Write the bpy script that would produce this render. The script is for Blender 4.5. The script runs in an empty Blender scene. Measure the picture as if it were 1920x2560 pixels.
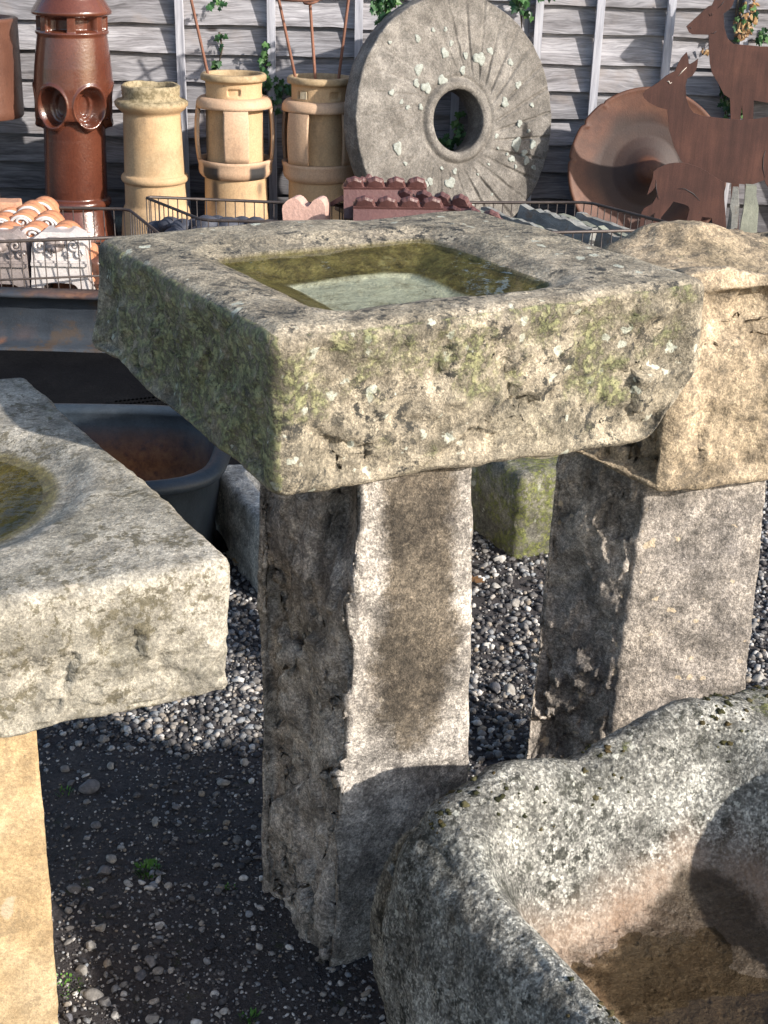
import bpy, bmesh, math, random
import numpy as np
from mathutils import Vector, Matrix
random.seed(7); RNG = np.random.default_rng(7)
rad = math.radians
scene = bpy.context.scene
COL = scene.collection

# ------------------------------------------------------------------ camera, sky, sun, exposure
CAM_H, PITCH, ROLL, FPX = 1.60, rad(24.3), rad(1.43), 3300.0     # eye height (m), down tilt, roll, focal length in photo pixels
_u = np.array([0, math.sin(PITCH), math.cos(PITCH)]); _f = np.array([0, math.cos(PITCH), -math.sin(PITCH)]); _r = np.array([1., 0, 0])
CR = math.cos(ROLL)*_r + math.sin(ROLL)*_u; CU = -math.sin(ROLL)*_r + math.cos(ROLL)*_u
cam_data = bpy.data.cameras.new('camera'); cam = bpy.data.objects.new('camera', cam_data); COL.objects.link(cam)
cam.matrix_world = Matrix(((CR[0], CU[0], -_f[0], 0), (CR[1], CU[1], -_f[1], 0), (CR[2], CU[2], -_f[2], CAM_H), (0, 0, 0, 1)))
cam_data.sensor_fit = 'VERTICAL'; cam_data.sensor_height = 36.0; cam_data.lens = 36.0*FPX/2560.0
cam_data.clip_start = 0.05; cam_data.clip_end = 500
scene.camera = cam
SUN_EL, SUN_AZ = rad(25.5), rad(123)           # azimuth clockwise from +Y
world = bpy.data.worlds.new('World'); scene.world = world; world.use_nodes = True
_nt = world.node_tree; _bg = _nt.nodes['Background']
_sky = _nt.nodes.new('ShaderNodeTexSky'); _sky.sky_type = 'NISHITA'; _sky.sun_disc = False
_sky.sun_elevation = SUN_EL; _sky.sun_rotation = SUN_AZ; _sky.dust_density = 1.5; _sky.ozone_density = 1.0
_nt.links.new(_sky.outputs[0], _bg.inputs[0]); _bg.inputs[1].default_value = 0.14
sun_data = bpy.data.lights.new('sun', 'SUN'); sun_data.energy = 4.6; sun_data.angle = rad(0.9); sun_data.color = (1.0, 0.94, 0.86)
sun = bpy.data.objects.new('sun', sun_data); COL.objects.link(sun)
_sd = Vector((math.sin(SUN_AZ)*math.cos(SUN_EL), math.cos(SUN_AZ)*math.cos(SUN_EL), math.sin(SUN_EL)))
sun.rotation_euler = _sd.to_track_quat('Z', 'Y').to_euler(); sun.location = (3, -3, 6)
scene.cycles.max_bounces = 6; scene.cycles.diffuse_bounces = 3; scene.cycles.glossy_bounces = 3; scene.cycles.transparent_max_bounces = 8
vs = scene.view_settings; vs.view_transform = 'Standard'; vs.look = 'None'; vs.exposure = 0.66; vs.gamma = 1; vs.use_curve_mapping = False

# ------------------------------------------------------------------ survey helpers (photo pixel -> place on a plane of known height / depth)
def ray(x, y): return _f + CR*((x-960)/FPX) - CU*((y-1280)/FPX)
def Pz(x, y, z): d = ray(x, y); return np.array([0, 0, CAM_H]) + d*(z-CAM_H)/d[2]
def Py(x, y, Y): d = ray(x, y); return np.array([0, 0, CAM_H]) + d*Y/d[1]
def mpp(x, y, Y): return Y/ray(x, y)[1]/FPX       # metres per photo pixel at that depth

# ------------------------------------------------------------------ noise
def _h(ix, iy, iz, s):
    n = (ix.astype(np.int64)*374761393 + iy.astype(np.int64)*668265263 + iz.astype(np.int64)*2147483647 + s*1274126177) & 0xffffffff
    n = ((n ^ (n >> 13))*1274126177) & 0xffffffff
    n = ((n ^ (n >> 16))*2246822519) & 0xffffffff
    return ((n ^ (n >> 15)) & 0xffffff)/float(0xffffff)
def vn(P, s=0):
    i = np.floor(P).astype(np.int64); f = P-i; f = f*f*f*(f*(f*6-15)+10); r = 0
    for a in (0, 1):
        for b in (0, 1):
            for c in (0, 1):
                w = (f[:, 0] if a else 1-f[:, 0])*(f[:, 1] if b else 1-f[:, 1])*(f[:, 2] if c else 1-f[:, 2])
                r = r + w*_h(i[:, 0]+a, i[:, 1]+b, i[:, 2]+c, s)
    return r*2-1
def fbm(P, o=4, s=0, g=.5):
    P = np.asarray(P, float); r = 0; a = 1.; t = 0
    for k in range(o): r = r + a*vn(P, s+k*17); t += a; a *= g; P = P*2.03+11.3
    return r/t
def ridged(P, o=3, s=0):
    P = np.asarray(P, float); r = 0; a = 1.; t = 0
    for k in range(o): r = r + a*(1-np.abs(vn(P, s+k*13))*2); t += a; a *= .5; P = P*2.1+5.1
    return r/t
def worley(P, s=0):
    P = np.asarray(P, float); i = np.floor(P).astype(np.int64); f1 = np.full(len(P), 9.); f2 = f1.copy()
    for a in (-1, 0, 1):
        for b in (-1, 0, 1):
            for c in (-1, 0, 1):
                j = i+np.array([a, b, c])
                q = j+np.stack([_h(j[:, 0], j[:, 1], j[:, 2], s+k) for k in (1, 2, 3)], 1)
                d = np.linalg.norm(P-q, axis=1); m = d < f1
                f2 = np.where(m, f1, np.minimum(f2, d)); f1 = np.where(m, d, f1)
    return f1, f2
def sm(a, b, x): t = np.clip((x-a)/(b-a), 0, 1); return t*t*(3-2*t)

# ------------------------------------------------------------------ mesh helpers
def thing(name, label, cat, loc, group=None, kind=None):
    o = bpy.data.objects.new(name, None); COL.objects.link(o); o.location = Vector([float(a) for a in loc]); o.empty_display_size = .1
    o['label'] = label; o['category'] = cat
    if group: o['group'] = group
    return o
def tag(o, label=None, cat=None, group=None, kind=None):
    for k, v in (('label', label), ('category', cat), ('group', group), ('kind', kind)):
        if v: o[k] = v
    return o
def _root(p):
    v = Vector((0, 0, 0))
    while p: v = v+p.location; p = p.parent
    return np.array(v)
def mk(name, V, F, mat, parent=None, smooth=True, origin=None, attrs=None):
    V = np.asarray(V, float); me = bpy.data.meshes.new(name)
    if origin is None and parent is None: origin = np.array([V[:, 0].mean(), V[:, 1].mean(), V[:, 2].min()])
    off = _root(parent) if parent else np.zeros(3)
    if origin is None: origin = off
    origin = np.asarray(origin, float)
    W = V-origin
    if isinstance(F, np.ndarray):
        n, k = F.shape
        me.vertices.add(len(W)); me.vertices.foreach_set('co', W.astype(np.float32).ravel())
        me.loops.add(n*k); me.loops.foreach_set('vertex_index', F.astype(np.int32).ravel())
        me.polygons.add(n); me.polygons.foreach_set('loop_start', (np.arange(n)*k).astype(np.int32)); me.polygons.foreach_set('loop_total', np.full(n, k, np.int32))
        me.update(calc_edges=True)
    else:
        me.from_pydata([tuple(v) for v in W], [], [tuple(f) for f in F]); me.update()
    me.polygons.foreach_set('use_smooth', np.full(len(me.polygons), smooth, dtype=bool))
    for k, a in (attrs or {}).items():
        at = me.attributes.new(k, 'FLOAT', 'POINT'); at.data.foreach_set('value', np.asarray(a, np.float32))
    if mat: me.materials.append(mat)
    o = bpy.data.objects.new(name, me); COL.objects.link(o)
    if parent: o.parent = parent
    o.location = Vector(origin-off)
    return o
def clone(o, parent=None):
    c = o.copy(); COL.objects.link(c); c.parent = parent; return c
def join(*parts):
    Vs, Fs, n = [], [], 0
    for V, F in parts:
        Vs.append(np.asarray(V, float)); Fs += [tuple(int(i)+n for i in f) for f in F]; n += len(V)
    return np.concatenate(Vs), Fs
def cube_grid(nx, ny, nz):
    idx = {}; pts = []; Q = []
    def vid(k):
        if k not in idx: idx[k] = len(pts); pts.append(k)
        return idx[k]
    def face(n1, n2, fn, flip):
        g = [[vid(fn(i, j)) for j in range(n2+1)] for i in range(n1+1)]
        for i in range(n1):
            for j in range(n2):
                q = (g[i][j], g[i+1][j], g[i+1][j+1], g[i][j+1]); Q.append(q[::-1] if flip else q)
    face(nx, ny, lambda i, j: (i, j, nz), False); face(nx, ny, lambda i, j: (i, j, 0), True)
    face(nx, nz, lambda i, j: (i, 0, j), False); face(nx, nz, lambda i, j: (i, ny, j), True)
    face(ny, nz, lambda i, j: (0, i, j), True); face(ny, nz, lambda i, j: (nx, i, j), False)
    return np.array(pts, float)/np.array([nx, ny, nz])*2-1, np.array(Q)
def vnorm(V, Q):
    n = np.cross(V[Q[:, 2]]-V[Q[:, 0]], V[Q[:, 3]]-V[Q[:, 1]]); N = np.zeros_like(V)
    for k in range(4): np.add.at(N, Q[:, k], n)
    return N/np.maximum(np.linalg.norm(N, axis=1), 1e-9)[:, None]
def block(bot, top, n, r):
    """rounded hexahedron. bot/top: corners in order o, +x, +x+y, +y. returns V, Q, unit coords (0..1)"""
    bot = np.asarray(bot, float); top = np.asarray(top, float)
    U, Q = cube_grid(*n)
    D = np.array([np.linalg.norm(top[1]-top[0])+np.linalg.norm(bot[1]-bot[0]), np.linalg.norm(top[3]-top[0])+np.linalg.norm(bot[3]-bot[0]), 2*np.linalg.norm(top[0]-bot[0])])/4
    p = U*D; q = np.clip(p, -(D-r), D-r); d = p-q; L = np.linalg.norm(d, axis=1, keepdims=True)
    p = q+d/np.maximum(L, 1e-9)*r; s = (p/D+1)/2
    a, b, c = s[:, 0:1], s[:, 1:2], s[:, 2:3]
    bl = lambda k: k[0]*(1-a)*(1-b)+k[1]*a*(1-b)+k[2]*a*b+k[3]*(1-a)*b
    return bl(bot)*(1-c)+bl(top)*c, Q, (U+1)/2
def lathe_pts(prof, n=64, cx=0., cy=0., rfun=None, a0=0., a1=2*math.pi):
    """prof: list of (r,z). closed around unless a range is given. returns V,F"""
    full = abs(a1-a0-2*math.pi) < 1e-6; m = n if full else n+1
    A = a0+(a1-a0)*np.arange(m)/n; pr = np.asarray(prof, float)
    R = np.repeat(pr[:, 0][:, None], m, 1); Z = np.repeat(pr[:, 1][:, None], m, 1)
    if rfun is not None: R = rfun(R, Z, np.repeat(A[None], len(pr), 0))
    V = np.stack([cx+R*np.sin(A)[None], cy-R*np.cos(A)[None], Z], 2).reshape(-1, 3)      # angle 0 faces the camera (-Y)
    k = len(pr); i = np.arange(k-1)[:, None]; j = np.arange(n)[None]; j2 = (j+1) % m
    F = np.stack([i*m+j, i*m+j2, (i+1)*m+j2, (i+1)*m+j], 2).reshape(-1, 4)
    return V, F
def resample(prof, step):
    pr = np.asarray(prof, float); out = [pr[0]]
    for a, b in zip(pr[:-1], pr[1:]):
        k = max(1, int(np.linalg.norm(b-a)/step))
        for t in range(1, k+1): out.append(a+(b-a)*t/k)
    return np.array(out)
def tube(pts, r, n=8, closed=False):
    pts = [Vector(np.asarray(p, float)) for p in pts]; V = []; F = []; m = len(pts)
    rs = r if hasattr(r, '__len__') else [r]*m; ref = None
    for i, p in enumerate(pts):
        t = (pts[(i+1) % m]-pts[i-1]) if (closed or 0 < i < m-1) else (pts[1]-pts[0] if i == 0 else pts[-1]-pts[-2])
        t.normalize()
        if ref is None: ref = Vector((0, 0, 1)) if abs(t.z) < .9 else Vector((1, 0, 0))
        a = t.cross(ref).normalized(); b = a.cross(t).normalized(); ref = b
        for k in range(n): w = 2*math.pi*k/n; V.append(tuple(p+(a*math.cos(w)+b*math.sin(w))*rs[i]))
    for i in range(m if closed else m-1):
        for k in range(n): F.append((i*n+k, i*n+(k+1) % n, ((i+1) % m)*n+(k+1) % n, ((i+1) % m)*n+k))
    if not closed: F += [tuple(range(n))[::-1], tuple(range((m-1)*n, m*n))]
    return np.array(V), F
def box(c, ax, ay, az):
    c, ax, ay, az = [np.asarray(q, float) for q in (c, ax, ay, az)]
    V = np.array([c+sx*ax+sy*ay+sz*az for sz in (-1, 1) for sx, sy in ((-1, -1), (1, -1), (1, 1), (-1, 1))])
    return V, [(3, 2, 1, 0), (4, 5, 6, 7), (0, 1, 5, 4), (1, 2, 6, 5), (2, 3, 7, 6), (3, 0, 4, 7)]
def plate(poly, depth_vec, name, mat, parent=None, origin=None, bevel=0.):
    """solid of a closed outline given in 3-D, pushed by depth_vec"""
    from mathutils.geometry import tessellate_polygon
    P = [Vector(np.asarray(p, float)) for p in poly]; n = len(P); D = Vector(depth_vec); nrm = Vector((0, 0, 0))
    for i in range(n): nrm += P[i].cross(P[(i+1) % n])
    if nrm.dot(D) > 0: P = P[::-1]                                  # front face looks away from the push
    tr = tessellate_polygon([P]); F = []
    for t_ in tr:
        c_ = (P[t_[1]]-P[t_[0]]).cross(P[t_[2]]-P[t_[0]]); t_ = tuple(t_) if c_.dot(D) < 0 else tuple(t_)[::-1]
        F += [t_, tuple(i+n for i in t_[::-1])]
    F += [(i, i+n, (i+1) % n+n, (i+1) % n) for i in range(n)]; V = np.array([p[:] for p in P]+[(p+D)[:] for p in P])
    return mk(name, V, F, mat, parent, False, origin)

# ------------------------------------------------------------------ materials
class NB:
    def __init__(s, name):
        s.m = bpy.data.materials.new(name); s.m.use_nodes = True; s.t = s.m.node_tree; s.b = s.t.nodes['Principled BSDF']; s.out = s.t.nodes['Material Output']
        s.co = s.n('ShaderNodeTexCoord').outputs['Object']
    def n(s, ty): return s.t.nodes.new(ty)
    def L(s, a, i):
        if hasattr(a, 'node'): s.t.links.new(a, i)
        else: i.default_value = a if not (isinstance(a, tuple) and len(a) == 3 and i.type == 'RGBA') else (*a, 1)
    def map(s, sc=(1, 1, 1), loc=(0, 0, 0), rot=(0, 0, 0), v=None):
        m = s.n('ShaderNodeMapping'); s.L(v or s.co, m.inputs[0]); m.inputs[1].default_value = loc; m.inputs[2].default_value = rot; m.inputs[3].default_value = sc; return m.outputs[0]
    def noise(s, sc, d=4, r=.55, v=None, dist=0.):
        m = s.n('ShaderNodeTexNoise'); s.L(v or s.co, m.inputs['Vector']); m.inputs['Scale'].default_value = sc; m.inputs['Detail'].default_value = d; m.inputs['Roughness'].default_value = r; m.inputs['Distortion'].default_value = dist; return m.outputs[0]
    def vor(s, sc, v=None, rnd=1., feat='F1'):
        m = s.n('ShaderNodeTexVoronoi'); m.feature = feat; s.L(v or s.co, m.inputs['Vector']); m.inputs['Scale'].default_value = sc; m.inputs['Randomness'].default_value = rnd; return m.outputs
    def ramp(s, f, st, interp='LINEAR'):
        m = s.n('ShaderNodeValToRGB'); s.L(f, m.inputs[0]); e = m.color_ramp.elements; m.color_ramp.interpolation = interp
        while len(e) < len(st): e.new(.5)
        for k, (p, c) in zip(e, st): k.position = p; k.color = (*c, 1) if hasattr(c, '__len__') else (c, c, c, 1)
        return m.outputs[0]
    def rng(s, f, a, b, c=0., d=1., smooth=True):
        m = s.n('ShaderNodeMapRange'); m.interpolation_type = 'SMOOTHSTEP' if smooth else 'LINEAR'; s.L(f, m.inputs[0])
        for i, q in enumerate((a, b, c, d)): s.L(q, m.inputs[i+1])
        return m.outputs[0]
    def math(s, op, a, b=0.):
        m = s.n('ShaderNodeMath'); m.operation = op; s.L(a, m.inputs[0]); s.L(b, m.inputs[1]); return m.outputs[0]
    def mix(s, f, a, b, mode='MIX'):
        m = s.n('ShaderNodeMix'); m.data_type = 'RGBA'; m.blend_type = mode; s.L(f, m.inputs[0]); s.L(a, m.inputs[6]); s.L(b, m.inputs[7]); return m.outputs[2]
    def scale(s, c, f):
        m = s.n('ShaderNodeVectorMath'); m.operation = 'SCALE'; s.L(c, m.inputs[0]); s.L(f, m.inputs[3]); return m.outputs[0]
    def vadd(s, a, b):
        m = s.n('ShaderNodeVectorMath'); m.operation = 'ADD'; s.L(a, m.inputs[0]); s.L(b, m.inputs[1]); return m.outputs[0]
    def attr(s, nm):
        m = s.n('ShaderNodeAttribute'); m.attribute_name = nm; return m.outputs['Fac']
    def sep(s, v=None):
        m = s.n('ShaderNodeSeparateXYZ'); s.L(v or s.co, m.inputs[0]); return m.outputs
    def bump(s, h, st=.5, dist=.01, nrm=None):
        m = s.n('ShaderNodeBump'); m.inputs['Strength'].default_value = st; m.inputs['Distance'].default_value = dist; s.L(h, m.inputs['Height'])
        if nrm: s.L(nrm, m.inputs['Normal'])
        return m.outputs[0]
    def done(s, col, rough=.8, nrm=None, metal=0., spec=.5):
        s.L(col, s.b.inputs['Base Color']); s.L(rough, s.b.inputs['Roughness']); s.L(metal, s.b.inputs['Metallic']); s.L(spec, s.b.inputs['Specular IOR Level'])
        if nrm: s.L(nrm, s.b.inputs['Normal'])
        return s.m

def stone(name, cols, big=5., grain=150., gcon=.45, speck=(.5, (.05, .045, .04)), lich=(.3, (.5, .52, .45), 30.), moss=((.10, .12, .02), (.22, .23, .07)), bumpk=1., rough=.88, pits=0., crystal=(330., .15)):
    b = NB(name); c = cols
    col = b.ramp(b.noise(big, 5, .62), [(.32, c[0]), (.5, c[1]), (.68, c[2])])
    g1 = b.noise(grain, 5, .72); g2 = b.noise(grain*.33, 6, .72); g3 = b.noise(grain*2.6, 3, .6); g4 = b.noise(grain*.12, 6, .68)
    col = b.scale(col, b.rng(g1, .3, .7, 1-gcon*.85, 1+gcon*.85)); col = b.scale(col, b.rng(g3, .3, .7, 1-gcon*.5, 1+gcon*.5)); col = b.scale(col, b.rng(g4, .34, .66, 1-gcon*.95, 1+gcon*.75))
    sp = b.math('MULTIPLY', b.math('MAXIMUM', b.rng(g2, .53, .60), b.rng(b.noise(grain*.2, 7, .75), .55, .61)), b.rng(b.noise(big*1.7, 4, .6), .40, .56)); sp = b.math('MULTIPLY', sp, speck[0])
    col = b.mix(sp, col, speck[1])
    cv = b.sep(b.vor(crystal[0])['Color']); col = b.scale(col, b.math('ADD', 1-crystal[1], b.math('MULTIPLY', b.math('POWER', cv[0], 1.6), crystal[1]*2.6)))
    # dry mineral / lichen patches
    dn = b.n('ShaderNodeTexNoise'); b.L(b.co, dn.inputs['Vector']); dn.inputs['Scale'].default_value = lich[2]*2.2; dn.inputs['Detail'].default_value = 4
    wv = b.vadd(b.co, b.scale(dn.outputs[1], .9/lich[2])); vo = b.vor(lich[2], wv); rnd = b.sep(vo['Color'])
    lm = b.math('MULTIPLY', b.rng(b.math('SUBTRACT', b.math('MULTIPLY', rnd[0], .36), vo['Distance']), -.02, .07), b.rng(rnd[1], 1-lich[0], 1-lich[0]+.05))
    lm = b.math('MULTIPLY', lm, b.rng(g1, .2, .6, .55, 1.)); lm = b.math('MULTIPLY', lm, b.math('SUBTRACT', 1., b.attr('nolich')))
    col = b.mix(b.math('MULTIPLY', lm, .8), col, lich[1])
    # moss
    mn = b.noise(11, 5, .72); mm = b.attr('moss'); msk = b.rng(b.math('ADD', mn, b.math('MULTIPLY', b.math('SUBTRACT', mm, .75), .42)), .40, .56)
    msk = b.math('MULTIPLY', msk, b.math('MINIMUM', b.math('MULTIPLY', mm, 2.), 1.)); msk = b.math('MULTIPLY', msk, b.rng(b.noise(75, 6, .78), .42, .54, .04, 1.))
    mc = b.mix(b.rng(b.noise(60, 5, .75), .38, .62), moss[0], moss[1]); col = b.mix(b.math('MULTIPLY', msk, .85), col, mc)
    # pale silt / brown algae / tan dust / dampness and painted shade, each with its own place on the stone
    col = b.mix(b.math('MULTIPLY', b.attr('algae'), .93), col, b.ramp(b.noise(46, 7, .8), [(.32, (.035, .035, .010)), (.44, (.11, .085, .03)), (.54, (.17, .145, .05)), (.64, (.24, .20, .08)), (.72, (.26, .11, .04))]))
    col = b.mix(b.attr('tan'), col, b.scale(b.ramp(b.noise(9, 6, .65), [(.35, (.30, .19, .12)), (.65, (.42, .32, .24))]), b.rng(g1, .3, .7, .75, 1.25)))
    col = b.mix(b.attr('silt'), col, b.ramp(b.noise(20, 4, .6), [(.3, (.50, .52, .46)), (.7, (.66, .68, .61))]))
    dm = b.rng(b.math('ADD', b.attr('damp_shade'), b.math('MULTIPLY', b.math('SUBTRACT', b.noise(20, 8, .82), .5), 1.9)), .22, .80); dm = b.math('MULTIPLY', dm, b.math('MINIMUM', b.math('MULTIPLY', b.attr('damp_shade'), 3.), 1.)); col = b.mix(dm, col, b.mix(1., col, (.29, .262, .222), 'MULTIPLY'))
    hgt = b.math('ADD', b.math('MULTIPLY', g2, .75), b.math('MULTIPLY', g1, .4)); hgt = b.math('ADD', hgt, b.math('MULTIPLY', msk, .25)); hgt = b.math('ADD', hgt, b.math('MULTIPLY', g4, 1.2)); hgt = b.math('ADD', hgt, b.math('MULTIPLY', g3, .15))
    if pits: hgt = b.math('SUBTRACT', hgt, b.math('MULTIPLY', b.rng(b.vor(grain*.45)['Distance'], .05, .35, 1., 0.), pits))
    ro = b.math('SUBTRACT', rough, b.math('MULTIPLY', b.attr('wet'), .42))
    nr = b.bump(hgt, .85*bumpk, .006)
    return b.done(col, ro, nr, 0., .4)

SAND = stone('weathered_sandstone', [(.18, .16, .12), (.29, .25, .185), (.39, .335, .255)], lich=(.55, (.58, .60, .50), 38.), speck=(1., (.05, .047, .04)), moss=((.15, .165, .075), (.34, .335, .165)), bumpk=1.3, crystal=(330., .16))
PED = stone('grey_brown_sandstone', [(.23, .205, .18), (.36, .325, .285), (.50, .455, .40)], grain=130, gcon=.52, speck=(.5, (.07, .06, .055)), lich=(.3, (.58, .53, .46), 60.), bumpk=1.5, crystal=(380., .22))
PED2 = stone('grey_tooled_sandstone', [(.20, .18, .165), (.30, .265, .23), (.38, .33, .275)], grain=120, gcon=.5, speck=(.5, (.09, .08, .07)), lich=(.3, (.60, .48, .33), 34.), bumpk=1.4, crystal=(360., .2))
BROWN = stone('brown_rough_sandstone', [(.22, .175, .115), (.33, .26, .175), (.40, .32, .225)], grain=120, lich=(.15, (.5, .44, .34), 25.), bumpk=1.2)
CREAM = stone('cream_sandstone', [(.22, .205, .165), (.31, .285, .235), (.40, .365, .305)], grain=170, gcon=.36, speck=(.8, (.10, .085, .05)), lich=(.2, (.58, .50, .40), 30.), bumpk=.8)
TAN = stone('tan_sawn_sandstone', [(.33, .225, .115), (.42, .30, .165), (.46, .355, .22)], big=5, grain=160, gcon=.22, crystal=(400., .07), speck=(.5, (.22, .165, .10)), lich=(.2, (.45, .38, .27), 16.), bumpk=.7)
GRAN = stone('speckled_granite', [(.17, .17, .152), (.265, .257, .228), (.35, .342, .30)], grain=125, gcon=.5, speck=(1., (.055, .055, .045)), lich=(.3, (.55, .55, .48), 60.), bumpk=1.7, pits=.3, crystal=(270., .45))
PALE = stone('pale_sink_stone', [(.44, .42, .38), (.58, .555, .50), (.68, .65, .60)], grain=130, speck=(.4, (.1, .09, .07)), bumpk=1.)
MOSSY = stone('dark_mossy_stone', [(.09, .09, .075), (.16, .15, .12), (.25, .24, .19)], grain=110, lich=(.4, (.42, .43, .36), 35.), speck=(.6, (.03, .03, .025)), bumpk=1.3)
MILL = stone('millstone_grit', [(.115, .103, .09), (.17, .155, .137), (.23, .212, .19)], big=3.5, grain=95, gcon=.32, speck=(.5, (.09, .08, .07)), lich=(.0, (.5, .5, .45), 9.), bumpk=1.1)

def water_mat(name, tint, wav=14., k=.25):
    b = NB(name); t = b.t; nr = b.bump(b.noise(wav, 3, .5), k, .003)
    tr = b.n('ShaderNodeBsdfTransparent'); tr.inputs[0].default_value = (*tint, 1); gl = b.n('ShaderNodeBsdfGlossy'); gl.inputs['Roughness'].default_value = .02; t.links.new(nr, gl.inputs['Normal'])
    fr = b.n('ShaderNodeFresnel'); t.links.new(b.math('SUBTRACT', 1.33, b.math('MULTIPLY', b.n('ShaderNodeNewGeometry').outputs['Backfacing'], .5781)), fr.inputs[0]);   # thin sheet: same reflectance from both sides
    t.links.new(nr, fr.inputs[1]); mx = b.n('ShaderNodeMixShader')
    t.links.new(fr.outputs[0], mx.inputs[0]); t.links.new(tr.outputs[0], mx.inputs[1]); t.links.new(gl.outputs[0], mx.inputs[2]); t.links.new(mx.outputs[0], b.out.inputs[0]); t.nodes.remove(b.b)
    return b.m
WATER = water_mat('clear_rainwater', (.93, .93, .84)); WATER3 = water_mat('brown_puddle_water', (.74, .70, .62), 8., .3); WATER2 = water_mat('rippled_rainwater', (.80, .76, .60), 30., .8)

def wood_mat():
    b = NB('silvered_fence_wood'); oi = b.n('ShaderNodeObjectInfo').outputs['Random']
    sh = b.n('ShaderNodeCombineXYZ'); b.L(b.math('MULTIPLY', oi, 37.), sh.inputs[0]); b.L(b.math('MULTIPLY', oi, 11.), sh.inputs[2]); v = b.vadd(b.co, sh.outputs[0])
    dn = b.n('ShaderNodeTexNoise'); b.L(b.map((2.2, 2.2, 9), v=v), dn.inputs['Vector']); dn.inputs['Scale'].default_value = 1.; dn.inputs['Detail'].default_value = 3
    v2 = b.vadd(v, b.scale(dn.outputs[1], .10))
    g = b.noise(1., 6, .65, b.map((5, 5, 120), v=v2)); g2 = b.noise(1., 5, .7, b.map((2.5, 3, 18), v=v2))
    col = b.ramp(g2, [(.28, (.13, .12, .125)), (.43, (.26, .25, .262)), (.58, (.36, .35, .368)), (.78, (.50, .485, .495))])
    col = b.scale(col, b.rng(g, .3, .7, .62, 1.28)); col = b.scale(col, b.rng(oi, 0., 1., .74, 1.14, False))
    col = b.mix(b.math('MULTIPLY', b.rng(b.noise(3.3, 5, .6, v), .55, .7), .5), col, (.30, .255, .23))
    kn = b.vor(1., b.map((2.6, 2.6, 7.5), v=v)); kr = b.sep(kn['Color'])
    km = b.math('MULTIPLY', b.rng(kn['Distance'], .06, .13, 1., 0.), b.rng(kr[0], .62, .64)); col = b.mix(b.math('MULTIPLY', km, .9), col, (.05, .04, .04))
    col = b.mix(b.math('MULTIPLY', b.attr('damp_shade'), .85), col, b.mix(1., col, (.30, .30, .31), 'MULTIPLY'))
    return b.done(col, .85, b.bump(b.math('ADD', b.math('MULTIPLY', g, .6), b.math('MULTIPLY', g2, .6)), .7, .004), 0., .3)
WOOD = wood_mat()
def batten_mat():
    b = NB('grey_batten_wood'); g = b.noise(1., 5, .65, b.map((60, 60, 4)))
    return b.done(b.ramp(g, [(.3, (.26, .26, .29)), (.5, (.42, .42, .46)), (.72, (.55, .55, .58))]), .85, b.bump(g, .5, .003), 0., .3)
BATT = batten_mat()

def clay(name, c0, c1, dark=(.12, .09, .06), rough=.75, coat=0., dirt=.4, bs=.25):
    b = NB(name); n1 = b.noise(5, 6, .6); col = b.ramp(n1, [(.3, c0), (.7, c1)]); col = b.scale(col, b.rng(b.noise(120, 3, .6), .3, .7, .9, 1.1))
    d = b.noise(1., 7, .7, b.map((9, 9, 3.2))); col = b.mix(b.math('MULTIPLY', b.rng(d, .54, .72), dirt), col, dark); col = b.mix(b.math('MULTIPLY', b.rng(b.noise(55, 4, .7), .64, .72), dirt), col, dark)
    col = b.mix(b.attr('soot_shade'), col, (.03, .028, .028)); col = b.mix(b.attr('mould'), col, b.mix(b.rng(b.noise(40, 5, .7), .4, .6), (.12, .105, .055), (.32, .27, .17)))
    b.b.inputs['Coat Weight'].default_value = coat; b.b.inputs['Coat Roughness'].default_value = .12
    return b.done(col, rough, b.bump(b.math('ADD', b.noise(60, 5, .6), b.math('MULTIPLY', n1, 1.5)), bs, .006), 0., .5)
BUFF = clay('buff_fireclay', (.44, .28, .145), (.53, .375, .22), dirt=.45); BUFF2 = clay('pinkish_buff_fireclay', (.46, .29, .18), (.54, .375, .25), dirt=.42)
GLAZE = clay('brown_salt_glaze', (.07, .020, .012), (.125, .04, .022), (.03, .012, .010), .25, .6, .4, .3)
GLAZE2 = clay('dull_brown_glaze', (.085, .036, .024), (.14, .062, .04), (.035, .02, .016), .4, .2, .45, .35)
RIDGE = clay('purple_brown_glazed_tile', (.085, .038, .036), (.15, .07, .064), (.035, .02, .02), .42, .12, .4, .35)
PINK = clay('pink_terracotta', (.46, .28, .23), (.56, .37, .31), (.26, .17, .14), .9, 0., .5, .6)
ORANGE = clay('orange_terracotta', (.42, .16, .075), (.52, .24, .13), (.14, .08, .06), .7, .05, .45, .4)
WHITEG = clay('pale_glazed_terracotta', (.50, .46, .44), (.66, .61, .59), (.30, .17, .11), .3, .4, .3, .25)
GREYG = clay('grey_glazed_terracotta', (.21, .175, .165), (.33, .28, .265), (.10, .07, .06), .4, .25, .4, .4)
BRICKM = clay('red_brick', (.42, .20, .12), (.52, .30, .19), (.25, .15, .1), .9, 0., .4, .6); BRICKY = clay('yellow_brick', (.50, .42, .28), (.58, .50, .36), (.3, .22, .14), .9, 0., .4, .6)

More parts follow.
